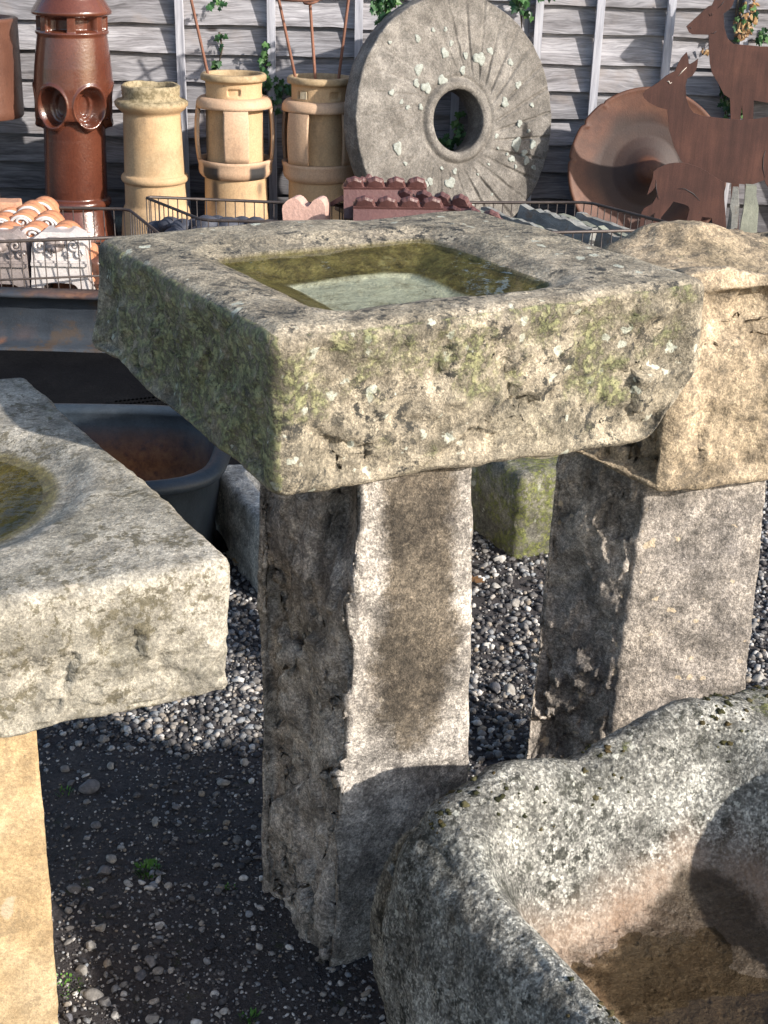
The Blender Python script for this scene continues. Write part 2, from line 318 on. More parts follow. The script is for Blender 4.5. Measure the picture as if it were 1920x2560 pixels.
def rust_mat(name, c, rough=.8, streak=(30, 30, 3), bs=.2, metal=0., spec=.4):
    b = NB(name); n1 = b.noise(4, 6, .6); col = b.ramp(n1, [(.3, c[0]), (.5, c[1]), (.7, c[2])])
    st = b.noise(1., 5, .7, b.map(streak)); col = b.scale(col, b.rng(st, .3, .7, .78, 1.22)); col = b.scale(col, b.rng(b.noise(200, 3, .6), .3, .7, .88, 1.12))
    if len(c) > 3: col = b.mix(b.rng(b.noise(9, 7, .7), .52, .64), col, c[3])
    col = b.mix(b.attr('soot_shade'), col, (.022, .016, .015)); col = b.mix(b.attr('rust'), col, b.ramp(b.noise(40, 6, .7), [(.3, (.09, .035, .018)), (.5, (.26, .10, .035)), (.7, (.36, .17, .06))]))
    return b.done(col, rough, b.bump(b.math('ADD', st, b.noise(90, 5, .7)), bs, .004), metal, spec)
DEER = rust_mat('rusted_sheet_steel', [(.040, .017, .014), (.060, .025, .019), (.088, .037, .026)])
DISHM = rust_mat('rusted_dish_iron', [(.06, .023, .015), (.10, .04, .023), (.155, .07, .038)], .6, (6, 6, 6), .25)
ROD = rust_mat('rusty_rod', [(.15, .065, .04), (.22, .10, .065), (.26, .13, .09)])
IRON = rust_mat('blue_black_painted_iron', [(.018, .026, .036), (.028, .038, .05), (.04, .05, .062)], .42, (12, 12, 12), .25)
BEAM = rust_mat('grey_blue_rusting_steel', [(.02, .026, .036), (.032, .04, .053), (.045, .052, .062), (.055, .042, .034)], .6, (4, 14, 14), .3)
WIRE = rust_mat('dull_steel_wire', [(.05, .042, .04), (.075, .06, .055), (.10, .08, .07)], .5, (20, 20, 20), .1, .4)
SLATE = rust_mat('grey_slate', [(.16, .165, .16), (.24, .24, .225), (.33, .32, .28), (.20, .155, .115)], .7, (12, 12, 30), .6)
SLATEG = rust_mat('olive_slate', [(.17, .18, .15), (.24, .25, .20), (.31, .315, .26)], .6, (12, 12, 8), .5)
RUBBER = rust_mat('black_rubber', [(.003, .003, .004), (.005, .005, .006), (.008, .008, .009)], .8, (60, 60, 60), .8, 0., .08)
COBBLE = rust_mat('blue_black_cobble', [(.035, .04, .055), (.055, .06, .08), (.08, .085, .10)], .6, (20, 20, 20), .5)
DARKIR = rust_mat('black_iron_bar', [(.02, .02, .022), (.03, .03, .033), (.045, .04, .04)], .5)
def leaf_mat(name, a, c, e):
    b = NB(name); oi = b.n('ShaderNodeObjectInfo').outputs['Random']; col = b.ramp(oi, [(0., a), (.6, c), (1., e)]); col = b.scale(col, b.rng(b.noise(60, 3, .6), .3, .7, .8, 1.2))
    b.b.inputs['Subsurface Weight'].default_value = 0.
    return b.done(col, .45, None, 0., .4)
IVY = leaf_mat('ivy_leaf', (.012, .045, .016), (.035, .10, .03), (.085, .17, .05)); DEAD = leaf_mat('dead_leaf', (.14, .07, .03), (.30, .17, .07), (.42, .30, .16)); GRASSM = leaf_mat('weed_green', (.05, .14, .02), (.08, .2, .03), (.12, .26, .05))
STEM = rust_mat('ivy_stem', [(.05, .035, .025), (.09, .07, .05), (.13, .10, .08)])
def gravel_mat():
    b = NB('mixed_gravel'); g = b.n('ShaderNodeNewGeometry').outputs['Random Per Island']
    col = b.ramp(g, [(0., (.03, .03, .035)), (.25, (.065, .062, .065)), (.45, (.11, .102, .098)), (.60, (.18, .17, .16)), (.75, (.23, .245, .265)), (.83, (.26, .21, .155)), (.90, (.38, .36, .34)), (1., (.58, .56, .53))])
    col = b.scale(col, b.rng(b.noise(160, 4, .7), .3, .7, .7, 1.3)); return b.done(col, .75, b.bump(b.noise(260, 4, .7), .5, .003), 0., .4)
GRAVEL = gravel_mat()
def pebble_mat():
    b = NB('pale_pebble'); g = b.n('ShaderNodeObjectInfo').outputs['Random']
    col = b.ramp(g, [(0., (.12, .12, .135)), (.4, (.22, .205, .19)), (.75, (.33, .31, .28)), (1., (.46, .44, .41))]); col = b.scale(col, b.rng(b.noise(110, 4, .7), .3, .7, .7, 1.25))
    return b.done(col, .75, b.bump(b.noise(160, 4, .7), .5, .003), 0., .4)
PEBBLE = pebble_mat()
def mud_mat():
    b = NB('dark_wet_earth'); n = b.noise(6, 8, .7); col = b.ramp(n, [(.3, (.030, .026, .027)), (.55, (.062, .054, .054)), (.75, (.10, .088, .08))])
    col = b.mix(b.math('MULTIPLY', b.rng(b.noise(14, 6, .7), .60, .68), .6), col, (.045, .055, .012))
    f = b.noise(120, 6, .75); col = b.scale(col, b.rng(f, .3, .7, .55, 1.5)); return b.done(col, b.rng(n, .35, .65, .45, .85), b.bump(b.math('ADD', f, b.noise(35, 5, .7)), .9, .012), 0., .4)
MUD = mud_mat()

# ------------------------------------------------------------------ ground
def ground_z(P):
    q = np.asarray(P, float)*np.array([1, 1, 0]); return .012*fbm(q*2.2, 3, 5)+.007*fbm(q*11, 3, 9)
def build_ground():
    xs = np.concatenate([np.linspace(-60, -3, 20)[:-1], np.linspace(-3, 3, 301), np.linspace(3, 60, 20)[1:]])
    ys = np.concatenate([np.linspace(-60, .6, 20)[:-1], np.linspace(.6, 8.2, 381), np.linspace(8.2, 80, 20)[1:]])
    X, Y = np.meshgrid(xs, ys, indexing='ij'); V = np.stack([X.ravel(), Y.ravel(), np.zeros(X.size)], 1); V[:, 2] = ground_z(V)
    ny = len(ys); i = np.arange(len(xs)-1)[:, None]; j = np.arange(ny-1)[None]
    F = np.stack([i*ny+j, (i+1)*ny+j, (i+1)*ny+j+1, i*ny+j+1], 2).reshape(-1, 4)
    tag(mk('ground', V, F, MUD, origin=(0, 0, 0)), 'dark wet earth ground of the yard', None, None, 'structure')
build_ground()
def ico(sub):
    bm = bmesh.new(); bmesh.ops.create_icosphere(bm, subdivisions=sub, radius=1.); V = np.array([v.co[:] for v in bm.verts]); F = np.array([[v.index for v in f.verts] for f in bm.faces]); bm.free(); return V, F
def angular(V0, rg, cuts=8, lo=.55, hi=.95):
    W = V0*(1+(.10 if len(V0) < 100 else .012)*rg.standard_normal((len(V0), 1)).clip(-1.5, 1.5))
    for _ in range(cuts):
        d = rg.standard_normal(3); d /= np.linalg.norm(d); h = rg.uniform(lo, hi); k = W@d; W = W-np.outer(np.maximum(k-h, 0), d)
    return W
def pebbles(n, sub, region, smin, smax, seed, power=2.6, bias=None, sink=.25):
    rg = np.random.default_rng(seed); V0, F0 = ico(sub); x = rg.uniform(region[0], region[1], n); y = rg.uniform(region[2], region[3], n)
    keep = np.ones(n, bool)
    if bias is not None: keep = rg.random(n) < bias(np.stack([x, y, 0*x], 1))
    x, y = x[keep], y[keep]; n = len(x); s = smin+(smax-smin)*rg.random(n)**power
    C = np.stack([x, y, 0*x], 1); C[:, 2] = ground_z(C)+s*(.55-sink*rg.random(n)*1.6)*.8
    VAR = np.stack([angular(V0, rg) for _ in range(60)])[rg.integers(0, 60, n)]; sc = s[:, None]*np.stack([rg.uniform(.75, 1.3, n), rg.uniform(.6, 1., n), rg.uniform(.45, .8, n)], 1)
    P = VAR*sc[:, None]; a = rg.uniform(0, 6.28, n); t = rg.normal(0, .35, n)
    ca, sa, ct, st = np.cos(a)[:, None], np.sin(a)[:, None], np.cos(t)[:, None], np.sin(t)[:, None]
    X, Y, Z = P[..., 0], P[..., 1], P[..., 2]; Y, Z = Y*ct-Z*st, Y*st+Z*ct; X, Y = X*ca-Y*sa, X*sa+Y*ca
    W = np.stack([X, Y, Z], 2)+C[:, None]; F = F0[None]+(np.arange(n)*len(V0))[:, None, None]
    return W.reshape(-1, 3), F.reshape(-1, 3)
def dens(P):
    q = P*np.array([1, 1, 0]); d = sm(-.45, .35, fbm(q*1.9, 3, 31)); return np.clip(.16+.72*d+.5*sm(2.3, 3., P[:, 1]), 0, 1)
parts = [pebbles(26000, 1, (-.75, .45, 1.25, 2.75), .0016, .0048, 1, 2.0, lambda P: .35+.65*dens(P)), pebbles(3600, 2, (-.75, .45, 1.25, 2.75), .0035, .0095, 11, 2.2, dens), pebbles(17000, 1, (-.6, 1.2, 2.3, 3.9), .004, .0135, 2, 1.7), pebbles(6000, 1, (.8, 1.7, 1.9, 4.2), .004, .012, 3, 2.), pebbles(6000, 1, (-2.2, 2.6, 3.6, 7.3), .006, .018, 4, 2.), pebbles(7000, 1, (-1.4, -.2, 2.3, 3.6), .0035, .011, 6, 2.)]
V = np.concatenate([p[0] for p in parts]); o = 0; Fs = []
for p in parts: Fs.append(p[1]+o); o += len(p[0])
tag(mk('gravel', V, np.concatenate(Fs), GRAVEL, origin=(0, 0, 0), smooth=True), 'loose mixed grey gravel scattered over the dark earth', 'gravel', None, 'stuff')

# ------------------------------------------------------------------ stones
def rough_up(V, Q, amp=1., seed=0, scales=((5, .010), (17, .0045), (55, .0016)), mask=1.):
    N = vnorm(V, Q); d = 0
    for k, (f, a) in enumerate(scales): d = d+a*fbm(V*f+seed*3.7, 3, seed+k*5)
    return V+N*(d*amp*mask)[:, None]
def chips(V, Q, f, depth, seed, mask=1.):
    """conchoidal scallops left by a hammer"""
    N = vnorm(V, Q); W = V+.02*np.stack([fbm(V*9, 2, seed+k) for k in (1, 2, 3)], 1); f1, f2 = worley(W*f, seed)
    return V-N*(depth*(1-np.clip(f1, 0, 1)**2)*mask)[:, None]
def inner(U, e=.10):
    n = np.sort(sm(e, e*.15, np.minimum(U, 1-U)), axis=1)[:, 1]; return 1-.88*n          # fades near the arrises
def facets(V, Q, f, amp, seed, mask=1., st=(1, 1, 1)):
    """cleaved look: every cell of a random mosaic is a small plane with its own tilt"""
    P = (V+.012*np.stack([fbm(V*14, 2, seed+k) for k in (1, 2, 3)], 1))*np.array(st)*f; i = np.floor(P).astype(np.int64); best = np.full(len(P), 9.); h = np.zeros(len(P))
    for a in (-1, 0, 1):
        for b in (-1, 0, 1):
            for c in (-1, 0, 1):
                j = i+np.array([a, b, c]); q = j+np.stack([_h(j[:, 0], j[:, 1], j[:, 2], seed+k) for k in (1, 2, 3)], 1); d = np.linalg.norm(P-q, axis=1)
                g = np.stack([_h(j[:, 0], j[:, 1], j[:, 2], seed+k) for k in (7, 8, 9, 10)], 1)*2-1; hh = ((P-q)*g[:, :3]).sum(1)*1.3+g[:, 3]*.35; m = d < best; best = np.where(m, d, best); h = np.where(m, hh, h)
    return V+vnorm(V, Q)*(amp*h*mask)[:, None]
def blur(m, Q, it=3):
    m = np.asarray(m, float)*np.ones(Q.max()+1); cnt = np.zeros(len(m)); np.add.at(cnt, Q.ravel(), 1)
    for _ in range(it):
        av = m[Q].mean(1); a = np.zeros(len(m)); np.add.at(a, Q.ravel(), np.repeat(av, 4)); m = a/cnt
    return m
def rrect(x, y, hx, hy, r):
    qx, qy = np.abs(x)-hx+r, np.abs(y)-hy+r
    return np.hypot(np.maximum(qx, 0), np.maximum(qy, 0))+np.minimum(np.maximum(qx, qy), 0)-r
def frame(o, x, y):
    o, x, y = [np.asarray(k, float) for k in (o, x, y)]; ax = (x-o)[:2]; ay = (y-o)[:2]; lx, ly = np.linalg.norm(ax), np.linalg.norm(ay); M = np.linalg.inv(np.stack([ax, ay], 1))
    def loc(P): c = (P[:, :2]-o[:2])@M.T; return c[:, 0]*lx, c[:, 1]*ly
    return loc, lx, ly
def sheet(loc_poly, z, name, mat, parent=None):
    V = np.array([(p[0], p[1], z) for p in loc_poly]); return mk(name, V, [tuple(range(len(V)))], mat, parent)

# --- square stone bath on a rough pillar (middle of the yard)
ZT = 1.12
Fc, Lc, Rc = Pz(682, 838, ZT), Pz(236, 588, ZT), Pz(1790, 692, ZT); Bc = Lc+Rc-Fc-np.array([0, .03, 0])
Fb, Lb, Rb = Py(695, 1256, 1.615), Py(206, 862, 2.1), Py(1750, 1092, 1.955); Bb = Bc+np.array([-.02, -.05, -.22])
V, Q, U = block([Fb, Rb, Bb, Lb], [Fc, Rc, Bc, Lc], (150, 124, 46), .03)
u, v, w = U.T
V[:, 2] = ZT-(ZT-V[:, 2])*(1-.36*sm(.86, 1., u)*(1-v*.7))          # broken lower corner
V[:, 2] += (1-w)*.018*fbm(np.stack([V[:, 0]*6, V[:, 1]*6, 0*w], 1), 3, 41)
side = (w < .999)
V[:, 2] += w*.010*fbm(np.stack([V[:, 0]*5, V[:, 1]*5, 0*w], 1), 3, 43)
V = rough_up(V, Q, 1., 3, ((4, .016), (13, .009), (40, .0035), (110, .0014)), blur(np.where(side, 1., .2), Q, 4)*(.4+.6*inner(U, .12)))
V = chips(V, Q, 8., .016, 12, blur(np.where((v < .001) | (u < .001), sm(.98, .6, w), 0.), Q, 3)*inner(U, .12))
V = chips(V, Q, 20., .006, 14, blur(np.where((v < .001) | (u < .001), .8, 0.), Q, 3)*inner(U, .12))
sf_ = blur(np.where((v < .001) | (u < .001), sm(1.0, .75, w), 0.), Q, 3)*inner(U, .12); V = facets(V, Q, 8., .010, 331, sf_); V = facets(V, Q, 22., .004, 332, sf_); V = facets(V, Q, 55., .0018, 333, sf_)
wl, wf, wr, wb = [Pz(a, b, 1.10) for a, b in ((548, 652), (795, 797), (1385, 718), (1075, 607))]
loc, lx, ly = frame(Fc, Rc, Lc); X, Y = loc(V); wx, wy = loc(np.array([wl, wf, wr, wb])); cx, cy = wx.mean(), wy.mean()
hx, hy = (wx[2]-wx[1]+wx[3]-wx[0])/4, (wy[0]-wy[1]+wy[3]-wy[2])/4
X2, Y2 = X-cx, Y-cy; d = rrect(X2, Y2, hx, hy, .03)+.004*fbm(V*14, 2, 77); topf = w > .999
dep = .013*sm(.05, .004, d)+.010*sm(.006, -.004, d)+.024*sm(-.002, -.082, d)+.006*sm(-.080, -.088, d)
V[:, 2] -= np.where(topf, dep, 0)
nearf = np.where((v < .001), 1., 0)*1.; leftf = np.where(u < .001, 1., 0)
moss = blur(leftf*(.75+.30*sm(.0, .45, w))*sm(1.35, .5, v) + nearf*(.60+.45*fbm(V*7, 3, 8))*(.6+.4*sm(.2, .75, w)), Q, 2)
moss += topf*.35*sm(.04, .0, np.minimum(np.minimum(X, Y), np.minimum(lx-X, ly-Y)))
att = dict(moss=np.clip(moss, 0, 1.1), algae=np.where(topf, sm(.008, -.002, d), 0), silt=np.where(topf, sm(-.076, -.086, d), 0), wet=np.where(topf, sm(-.02, .05, Y)*.8+.5*sm(.09, .03, d), 0), damp_shade=np.where(topf, .12*sm(-.02, .06, Y-.25*X)+.25*sm(.05, .0, d), 0), nolich=np.where(topf, sm(.12, .02, d), 0))
table = thing('stone_birdbath', 'square lichen-covered stone bath with rectangular water basin on a rough pillar', 'birdbath', (*((Fb+Rb+Lb+Bb)/4)[:2], 0))
mk('bath_slab', V, Q, SAND, table, attrs=att)
ang = np.linspace(0, 2*np.pi, 60, endpoint=False); P = []
ex, ey = (Rc-Fc)[:2]/lx, (Lc-Fc)[:2]/ly
for a in ang:
    c, s_ = math.cos(a), math.sin(a); k = min(1/max(abs(c)/(hx+.004), 1e-6), 1/max(abs(s_)/(hy+.004), 1e-6)); P.append(Fc[:2]+ex*(cx+c*k)+ey*(cy+s_*k))
tag(sheet(P, ZT-.0165, 'water', WATER, table), 'clear shallow water in the square basin')
# pillar
pf, pl = Pz(800, 2440, 0), Pz(640, 2225, 0); pr = Py(1196, 1950, 1.81); pr[2] = 0; pb = pl+pr-pf+np.array([0, .03, 0])
tf, tl, tr = Py(893, 1215, 1.715), Py(640, 1240, 1.90), Py(1180, 1180, 1.80); tb = tl+tr-tf+np.array([0, .03, 0])
for q in (pf, pl, pr, pb): q[2] = -.06
for q in (tf, tl, tr, tb): q[2] = .95
V, Q, U = block([pf, pr, pb, pl], [tf, tr, tb, tl], (58, 58, 150), .012); u, v, w = U.T
lf = np.where(u < .001, 1., 0); rf = np.where(v < .001, 1., 0)
zz = V[:, 2:3]*np.array([[0, 0, 1.]])
lb = blur(lf, Q, 3); ar = blur(np.where((u < .02) & (v < .02), 1., 0), Q, 8)*4
V = rough_up(V, Q, 1., 21, ((4, .012), (12, .006), (40, .003), (120, .0013)), .5+.7*lb)
S = V*np.array([9, 9, 4.5]); N = vnorm(V, Q); V = V-N*(lb*(.016*np.clip(ridged(S, 2, 5)-.05, 0, 1)))[:, None]
V = chips(V, Q, 6., .024, 9, lb); V = chips(V, Q, 14., .010, 29, .45*lb+np.clip(ar, 0, 1)*1.2); N = vnorm(V, Q); V = V+N*(lb*(.007*fbm(V*np.array([34, 34, 15.]), 4, 66)+.013*1.7*ridged(V*np.array([6.5, 6.5, 3.6]), 4, 67)*.5+.010*np.abs(fbm(V*np.array([15, 15, 8.]), 3, 68))))[:, None]
V[:, 0] += np.clip(ar, 0, 1)*.014*fbm(V*np.array([0, 0, 9.])+3, 3, 15)
V = facets(V, Q, 7., .018, 301, (lb+.15*rf)*inner(U, .1), (1, 1, .6)); V = facets(V, Q, 15., .010, 302, (lb+.12*rf)*inner(U, .1), (1, 1, .55)); V = facets(V, Q, 42., .0022, 303, lb+.2*rf)
# deep notch high on the arris
nd = np.hypot((V[:, 0]-tf[0]+.025)/.032, (V[:, 2]-.80-.5*(V[:, 0]-tf[0]))/.10); V[:, :2] += (np.array([.012, .065])[None]*(sm(1., .1, nd)*lb)[:, None])
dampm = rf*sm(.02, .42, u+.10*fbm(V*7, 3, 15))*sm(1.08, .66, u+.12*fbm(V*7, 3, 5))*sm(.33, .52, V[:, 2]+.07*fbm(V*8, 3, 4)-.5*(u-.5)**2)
att = dict(damp_shade=np.clip(dampm+.25*sm(.2, .0, V[:, 2]), 0, 1), moss=0*u)  # moisture stain on the right face; the darker foot is painted shadow
mk('pillar', V, Q, PED, table, attrs=att)

# --- bowl-topped table on a tan pillar (left)
ZL = .88
R0, B0, F0 = Pz(594, 1396, ZL), Pz(66, 936, ZL), Pz(0, 1506, ZL); dx = (F0-R0)/np.linalg.norm(F0-R0); L0 = R0+dx*.62; BL0 = L0+(B0-R0)
Rb0 = Py(586, 1752, 1.45); db = np.array([.012, .012, 0])
V, Q, U = block([[L0[0], L0[1]+.02, .685], [Rb0[0], Rb0[1], .683], [B0[0]-.01, B0[1]-.02, .70], [BL0[0], BL0[1], .70]], [L0, R0, B0, BL0], (140, 150, 44), .016); u, v, w = U.T
topf = w > .999
V = rough_up(V, Q, 1., 31, ((5, .008), (16, .006), (60, .0022)), blur(np.where(topf, .25, 1.), Q, 3)); V = chips(V, Q, 18., .010, 33, blur(np.where(v < .001, sm(.75, .2, w), 0)+np.where(u > .999, .4, 0), Q, 3))
ff = blur(np.where(v < .001, sm(.9, .4, w), 0.)+np.where(u > .999, .5, 0), Q, 3); V = facets(V, Q, 14., .007, 341, ff*inner(U, .08)); V = facets(V, Q, 40., .0025, 342, ff)
V[:, 2] += (1-w)*.012*fbm(V*8, 3, 44)
bc = Pz(-205, 1222, ZL); rr = np.hypot(V[:, 0]-bc[0], V[:, 1]-bc[1])+.004*fbm(V*10, 2, 3)
dep = .016*sm(.245, .185, rr)+.045*sm(.195, .06, rr); V[:, 2] -= np.where(topf, dep, 0)
att = dict(algae=np.where(topf, sm(.193, .178, rr)*.92, 0), moss=np.where(topf, .12+.3*sm(.4, 1., v), .28*sm(.9, .2, w)), damp_shade=np.where(topf, .35*sm(.25, .2, rr), 0), wet=np.where(topf, .25+.5*sm(.25, .2, rr), 0))
lt = thing('stone_birdbath', 'cream stone bath with a round water bowl on a tan sandstone pillar', 'birdbath', (*((R0+L0+B0+BL0)/4)[:2], 0))
mk('bath_slab', V, Q, CREAM, lt, attrs=att)
P = [(bc[0]+.186*math.cos(a), bc[1]+.186*math.sin(a)) for a in np.linspace(0, 6.283, 64, endpoint=False)]
tag(sheet(P, ZL-.022, 'water', WATER2, lt), 'rippled water in the round bowl')
r0 = Py(106, 1870, 1.50); r1 = Py(148, 2560, 1.50); e1 = np.array([-.90, -.436, 0])*.30; e2 = np.array([-.436, .90, 0])*.28
r0[2] = .74; r1[2] = -.05; bt = [r1+e1, r1, r1+e2, r1+e1+e2]; tp = [r0+e1, r0, r0+e2, r0+e1+e2]
V, Q, U = block(bt, tp, (40, 40, 90), .006); V = rough_up(V, Q, 1., 51, ((6, .003), (20, .0025), (70, .001)))
mk('pillar', V, Q, TAN, lt)

# --- hollowed boulder on a broad tooled pillar (right)
rt = thing('stone_table', 'brown rough-hewn boulder slab on a broad tooled grey pillar', 'stone table', (.62, 2.35, 0))
a0 = Py(1640, 1250, 2.13); a1 = a0+np.array([.72, .20, .03]); a3 = Py(1362, 1118, 2.25); a2 = a1+np.array([-.2, .34, 0])
b0 = Py(1700, 700, 2.17); b1 = b0+np.array([.70, .20, .0]); b3 = Py(1470, 640, 2.52); b2 = b1+np.array([-.16, .42, .0])
V, Q, U = block([a0, a1, a2, a3], [b0, b1, b2, b3], (110, 90, 70), .035); u, v, w = U.T; topf = w > .999
V = rough_up(V, Q, 1., 61, ((3.5, .022), (10, .011), (32, .004), (100, .0015)), .35+.65*inner(U, .14)); V = chips(V, Q, 6., .028, 63, blur(np.where(topf, 0, 1.), Q, 6)*inner(U, .14)); V = chips(V, Q, 20., .005, 64, inner(U, .14)); nt = blur(np.where(topf, .35, 1.), Q, 4)*inner(U, .14); V = facets(V, Q, 6., .016, 311, nt); V = facets(V, Q, 16., .006, 312, nt); V = facets(V, Q, 45., .002, 313, nt)
hump = Py(1655, 612, 2.52)
V[:, 2] += np.where(topf, .055*np.exp(-(((V[:, 0]-hump[0])/.13)**2+((V[:, 1]-2.55)/.12)**2)) + .02*np.exp(-(((V[:, 0]-b0[0]-.08)/.08)**2+((V[:, 1]-2.2)/.08)**2)) - .05*np.exp(-(((u-.5)/.22)**2+((v-.45)/.16)**2)), 0)
mk('boulder_slab', V, Q, BROWN, rt, attrs=dict(moss=.22*np.ones(len(V)), damp_shade=np.where(topf, .25*sm(.4, .6, v), .1)))
pl_, pf_, pr_ = Pz(1298, 1955, 0), Pz(1492, 2015, 0), Pz(1848, 2010, 0); pb_ = pl_+pr_-pf_
tl_, tf_, tr_ = Py(1392, 1090, 2.33), Py(1612, 1190, 2.19), Py(1918, 1160, 2.25); tb_ = tl_+tr_-tf_
for q in (pl_, pf_, pr_, pb_): q[2] = -.05
for q in (tl_, tf_, tr_, tb_): q[2] = .80
V, Q, U = block([pf_, pr_, pb_, pl_], [tf_, tr_, tb_, tl_], (60, 56, 140), .010); u, v, w = U.T; lf = np.where(u < .001, 1., 0)
lb = blur(lf, Q, 4); V = rough_up(V, Q, 1., 71, ((5, .008), (15, .006), (50, .0026), (130, .0012)), .5+.7*lb); V = chips(V, Q, 11., .016, 72, lb); V = facets(V, Q, 9., .013, 321, lb*inner(U, .1)); V = facets(V, Q, 24., .006, 322, lb*inner(U, .1)+.12); V = facets(V, Q, 60., .0018, 323, .5+lb*.5); N = vnorm(V, Q)
g = np.sin((V[:, 2]*.9-V[:, 0]*.75)*210+3*fbm(V*14, 2, 5))                                   # diagonal tooling
V = V-N*(np.where(v < .001, .0012*np.clip(g, 0, 1)*sm(-.1, .4, fbm(V*9, 2, 8)), 0))[:, None]
mk('pillar', V, Q, PED2, rt)

# --- granite trough (front right)
C0 = Pz(1090, 2050, .42); ea = np.array([.863, .505, 0]); eb = np.array([.523, -.852, 0])
def tp_(a, b, z): q = C0+ea*a+eb*b; q[2] = z; return q
LA, LB = .70, .95
bot = [tp_(-.055, -.02, -.03), tp_(LA, -.02, -.03), tp_(LA, LB, -.03), tp_(-.055, LB, -.03)]; top = [tp_(-.045, -.06, .425), tp_(LA, -.06, .45), tp_(LA, LB, .43), tp_(-.045, LB, .41)]
V, Q, U = block([bot[3], bot[2], bot[1], bot[0]], [top[3], top[2], top[1], top[0]], (170, 175, 64), .055); u, v, w = U.T
A = (V-C0)@ea; B = (V-C0)@eb; corner = np.exp(-((A+.05)**2+(B+.06)**2)/.03); V = V+(ea*.018+eb*.022)[None]*corner[:, None]   # worn corner
V[:, :2] -= (np.outer(.062*np.sin(np.clip(w, 0, 1)*np.pi)**1.0, ea[:2])*np.where(u < .001, 1., 0)[:, None])
V[:, :2] -= (np.outer(.035*np.sin(np.clip(w, 0, 1)*np.pi), eb[:2])*np.where(v > .999, 1., 0)[:, None])
A = (V-C0)@ea; B = (V-C0)@eb
V = rough_up(V, Q, 1., 81, ((4, .014), (12, .006), (45, .0028), (120, .0016)))
topf = w > .999; ha_, hb_ = .275, .375; ca_, cb_ = .005+ha_, .035+hb_
d = rrect(A-ca_, B-cb_, ha_, hb_, .13)+.012*fbm(V*5, 2, 9)
dep = .19*sm(.012, -.115, d)+.015*sm(.04, -.02, d)+.012*sm(-.1, -.22, d); V[:, 2] -= np.where(topf, dep, 0)
V[:, 2] += np.where(topf, .035*np.exp(-(((A-.46)/.10)**2+((B-.02)/.10)**2))+.034*np.exp(-(((A-.12)/.12)**2+((B-.0)/.10)**2))-.008*np.exp(-(((A-.26)/.03)**2+((B-.0)/.09)**2)), 0)
fl = np.where(topf, sm(-.055, -.10, d+.03*fbm(V*9, 3, 6)), 0); wetm = np.where(topf, sm(-.10, -.15, d+.05*fbm(V*8, 3, 16)+.25*np.clip(.20-A, -.05, .3)), 0)
moss = np.where(topf, .62*sm(-.03, .03, d)*sm(-.05, .35, fbm(V*11, 3, 2)), 0.05)
trough = thing('granite_trough', 'deep speckled granite trough with thick mossy rim and brown puddle', 'trough', (*tp_(.4, .4, 0)[:2], 0))
mk('trough_body', V, Q, GRAN, trough, attrs=dict(tan=fl*(.85-.35*wetm), damp_shade=np.clip(wetm*.9+blur(np.where(u < .001, .42, 0.), Q, 5), 0, 1), moss=np.clip(moss, 0, 1), nolich=fl, wet=wetm*.9, algae=wetm*.22))  # left outer face darkened: moist tint with its shade painted in
P = []
for a in np.linspace(0, 2*np.pi, 48, endpoint=False):
    q = C0+ea*(ca_+.225*math.cos(a))+eb*(cb_+.33*math.sin(a)); P.append(q)
tag(sheet(P, .42-.199, 'water', WATER3, trough), 'shallow brown puddle')

# --- pale stone sink behind the middle pillar
def stone_trough(name, label, mat, f, l, r, z, wall, depth, n, seed, moss, rad_=.02, mfun=None):
    f, l, r = [np.asarray(k, float) for k in (f, l, r)]; b = l+r-f
    V, Q, U = block([[*k[:2], -.02] for k in (f, r, b, l)], [[*k[:2], z] for k in (f, r, b, l)], n, rad_); u, v, w = U.T
    V = rough_up(V, Q, 1., seed, ((5, .010), (15, .006), (50, .0025)))
    loc, lx, ly = frame(f, r, l); X, Y = loc(V); d = rrect(X-lx/2, Y-ly/2, lx/2-wall, ly/2-wall, .05); tpf = w > .999
    V[:, 2] -= np.where(tpf, depth*sm(.0, -.05, d), 0)
    t = thing(name, label, 'trough', (*((f+b)/2)[:2], 0)); mk('trough_body', V, Q, mat, t, attrs=dict(moss=np.full(len(V), moss) if mfun is None else mfun(V, u, v, w), tan=np.where(tpf, sm(-.01, -.05, d)*.7, 0))); return t
sl, sf = Pz(528, 1162, .22), Pz(655, 1312, .22); sr = Pz(1172, 1238, .22)
stone_trough('stone_sink', 'pale low stone sink standing behind the rough pillar', PALE, sf, sl, sr, .22, .06, .15, (70, 60, 26), 91, .1)
mf, ml = Pz(1302, 1190, .25), Pz(1130, 1085, .25); mr = mf+np.array([.55, .30, 0])
stone_trough('stone_trough', 'dark mossy stone trough on the pale gravel between two pillars', MOSSY, mf, ml, mr, .25, .075, .17, (80, 70, 30), 95, .75, .03)

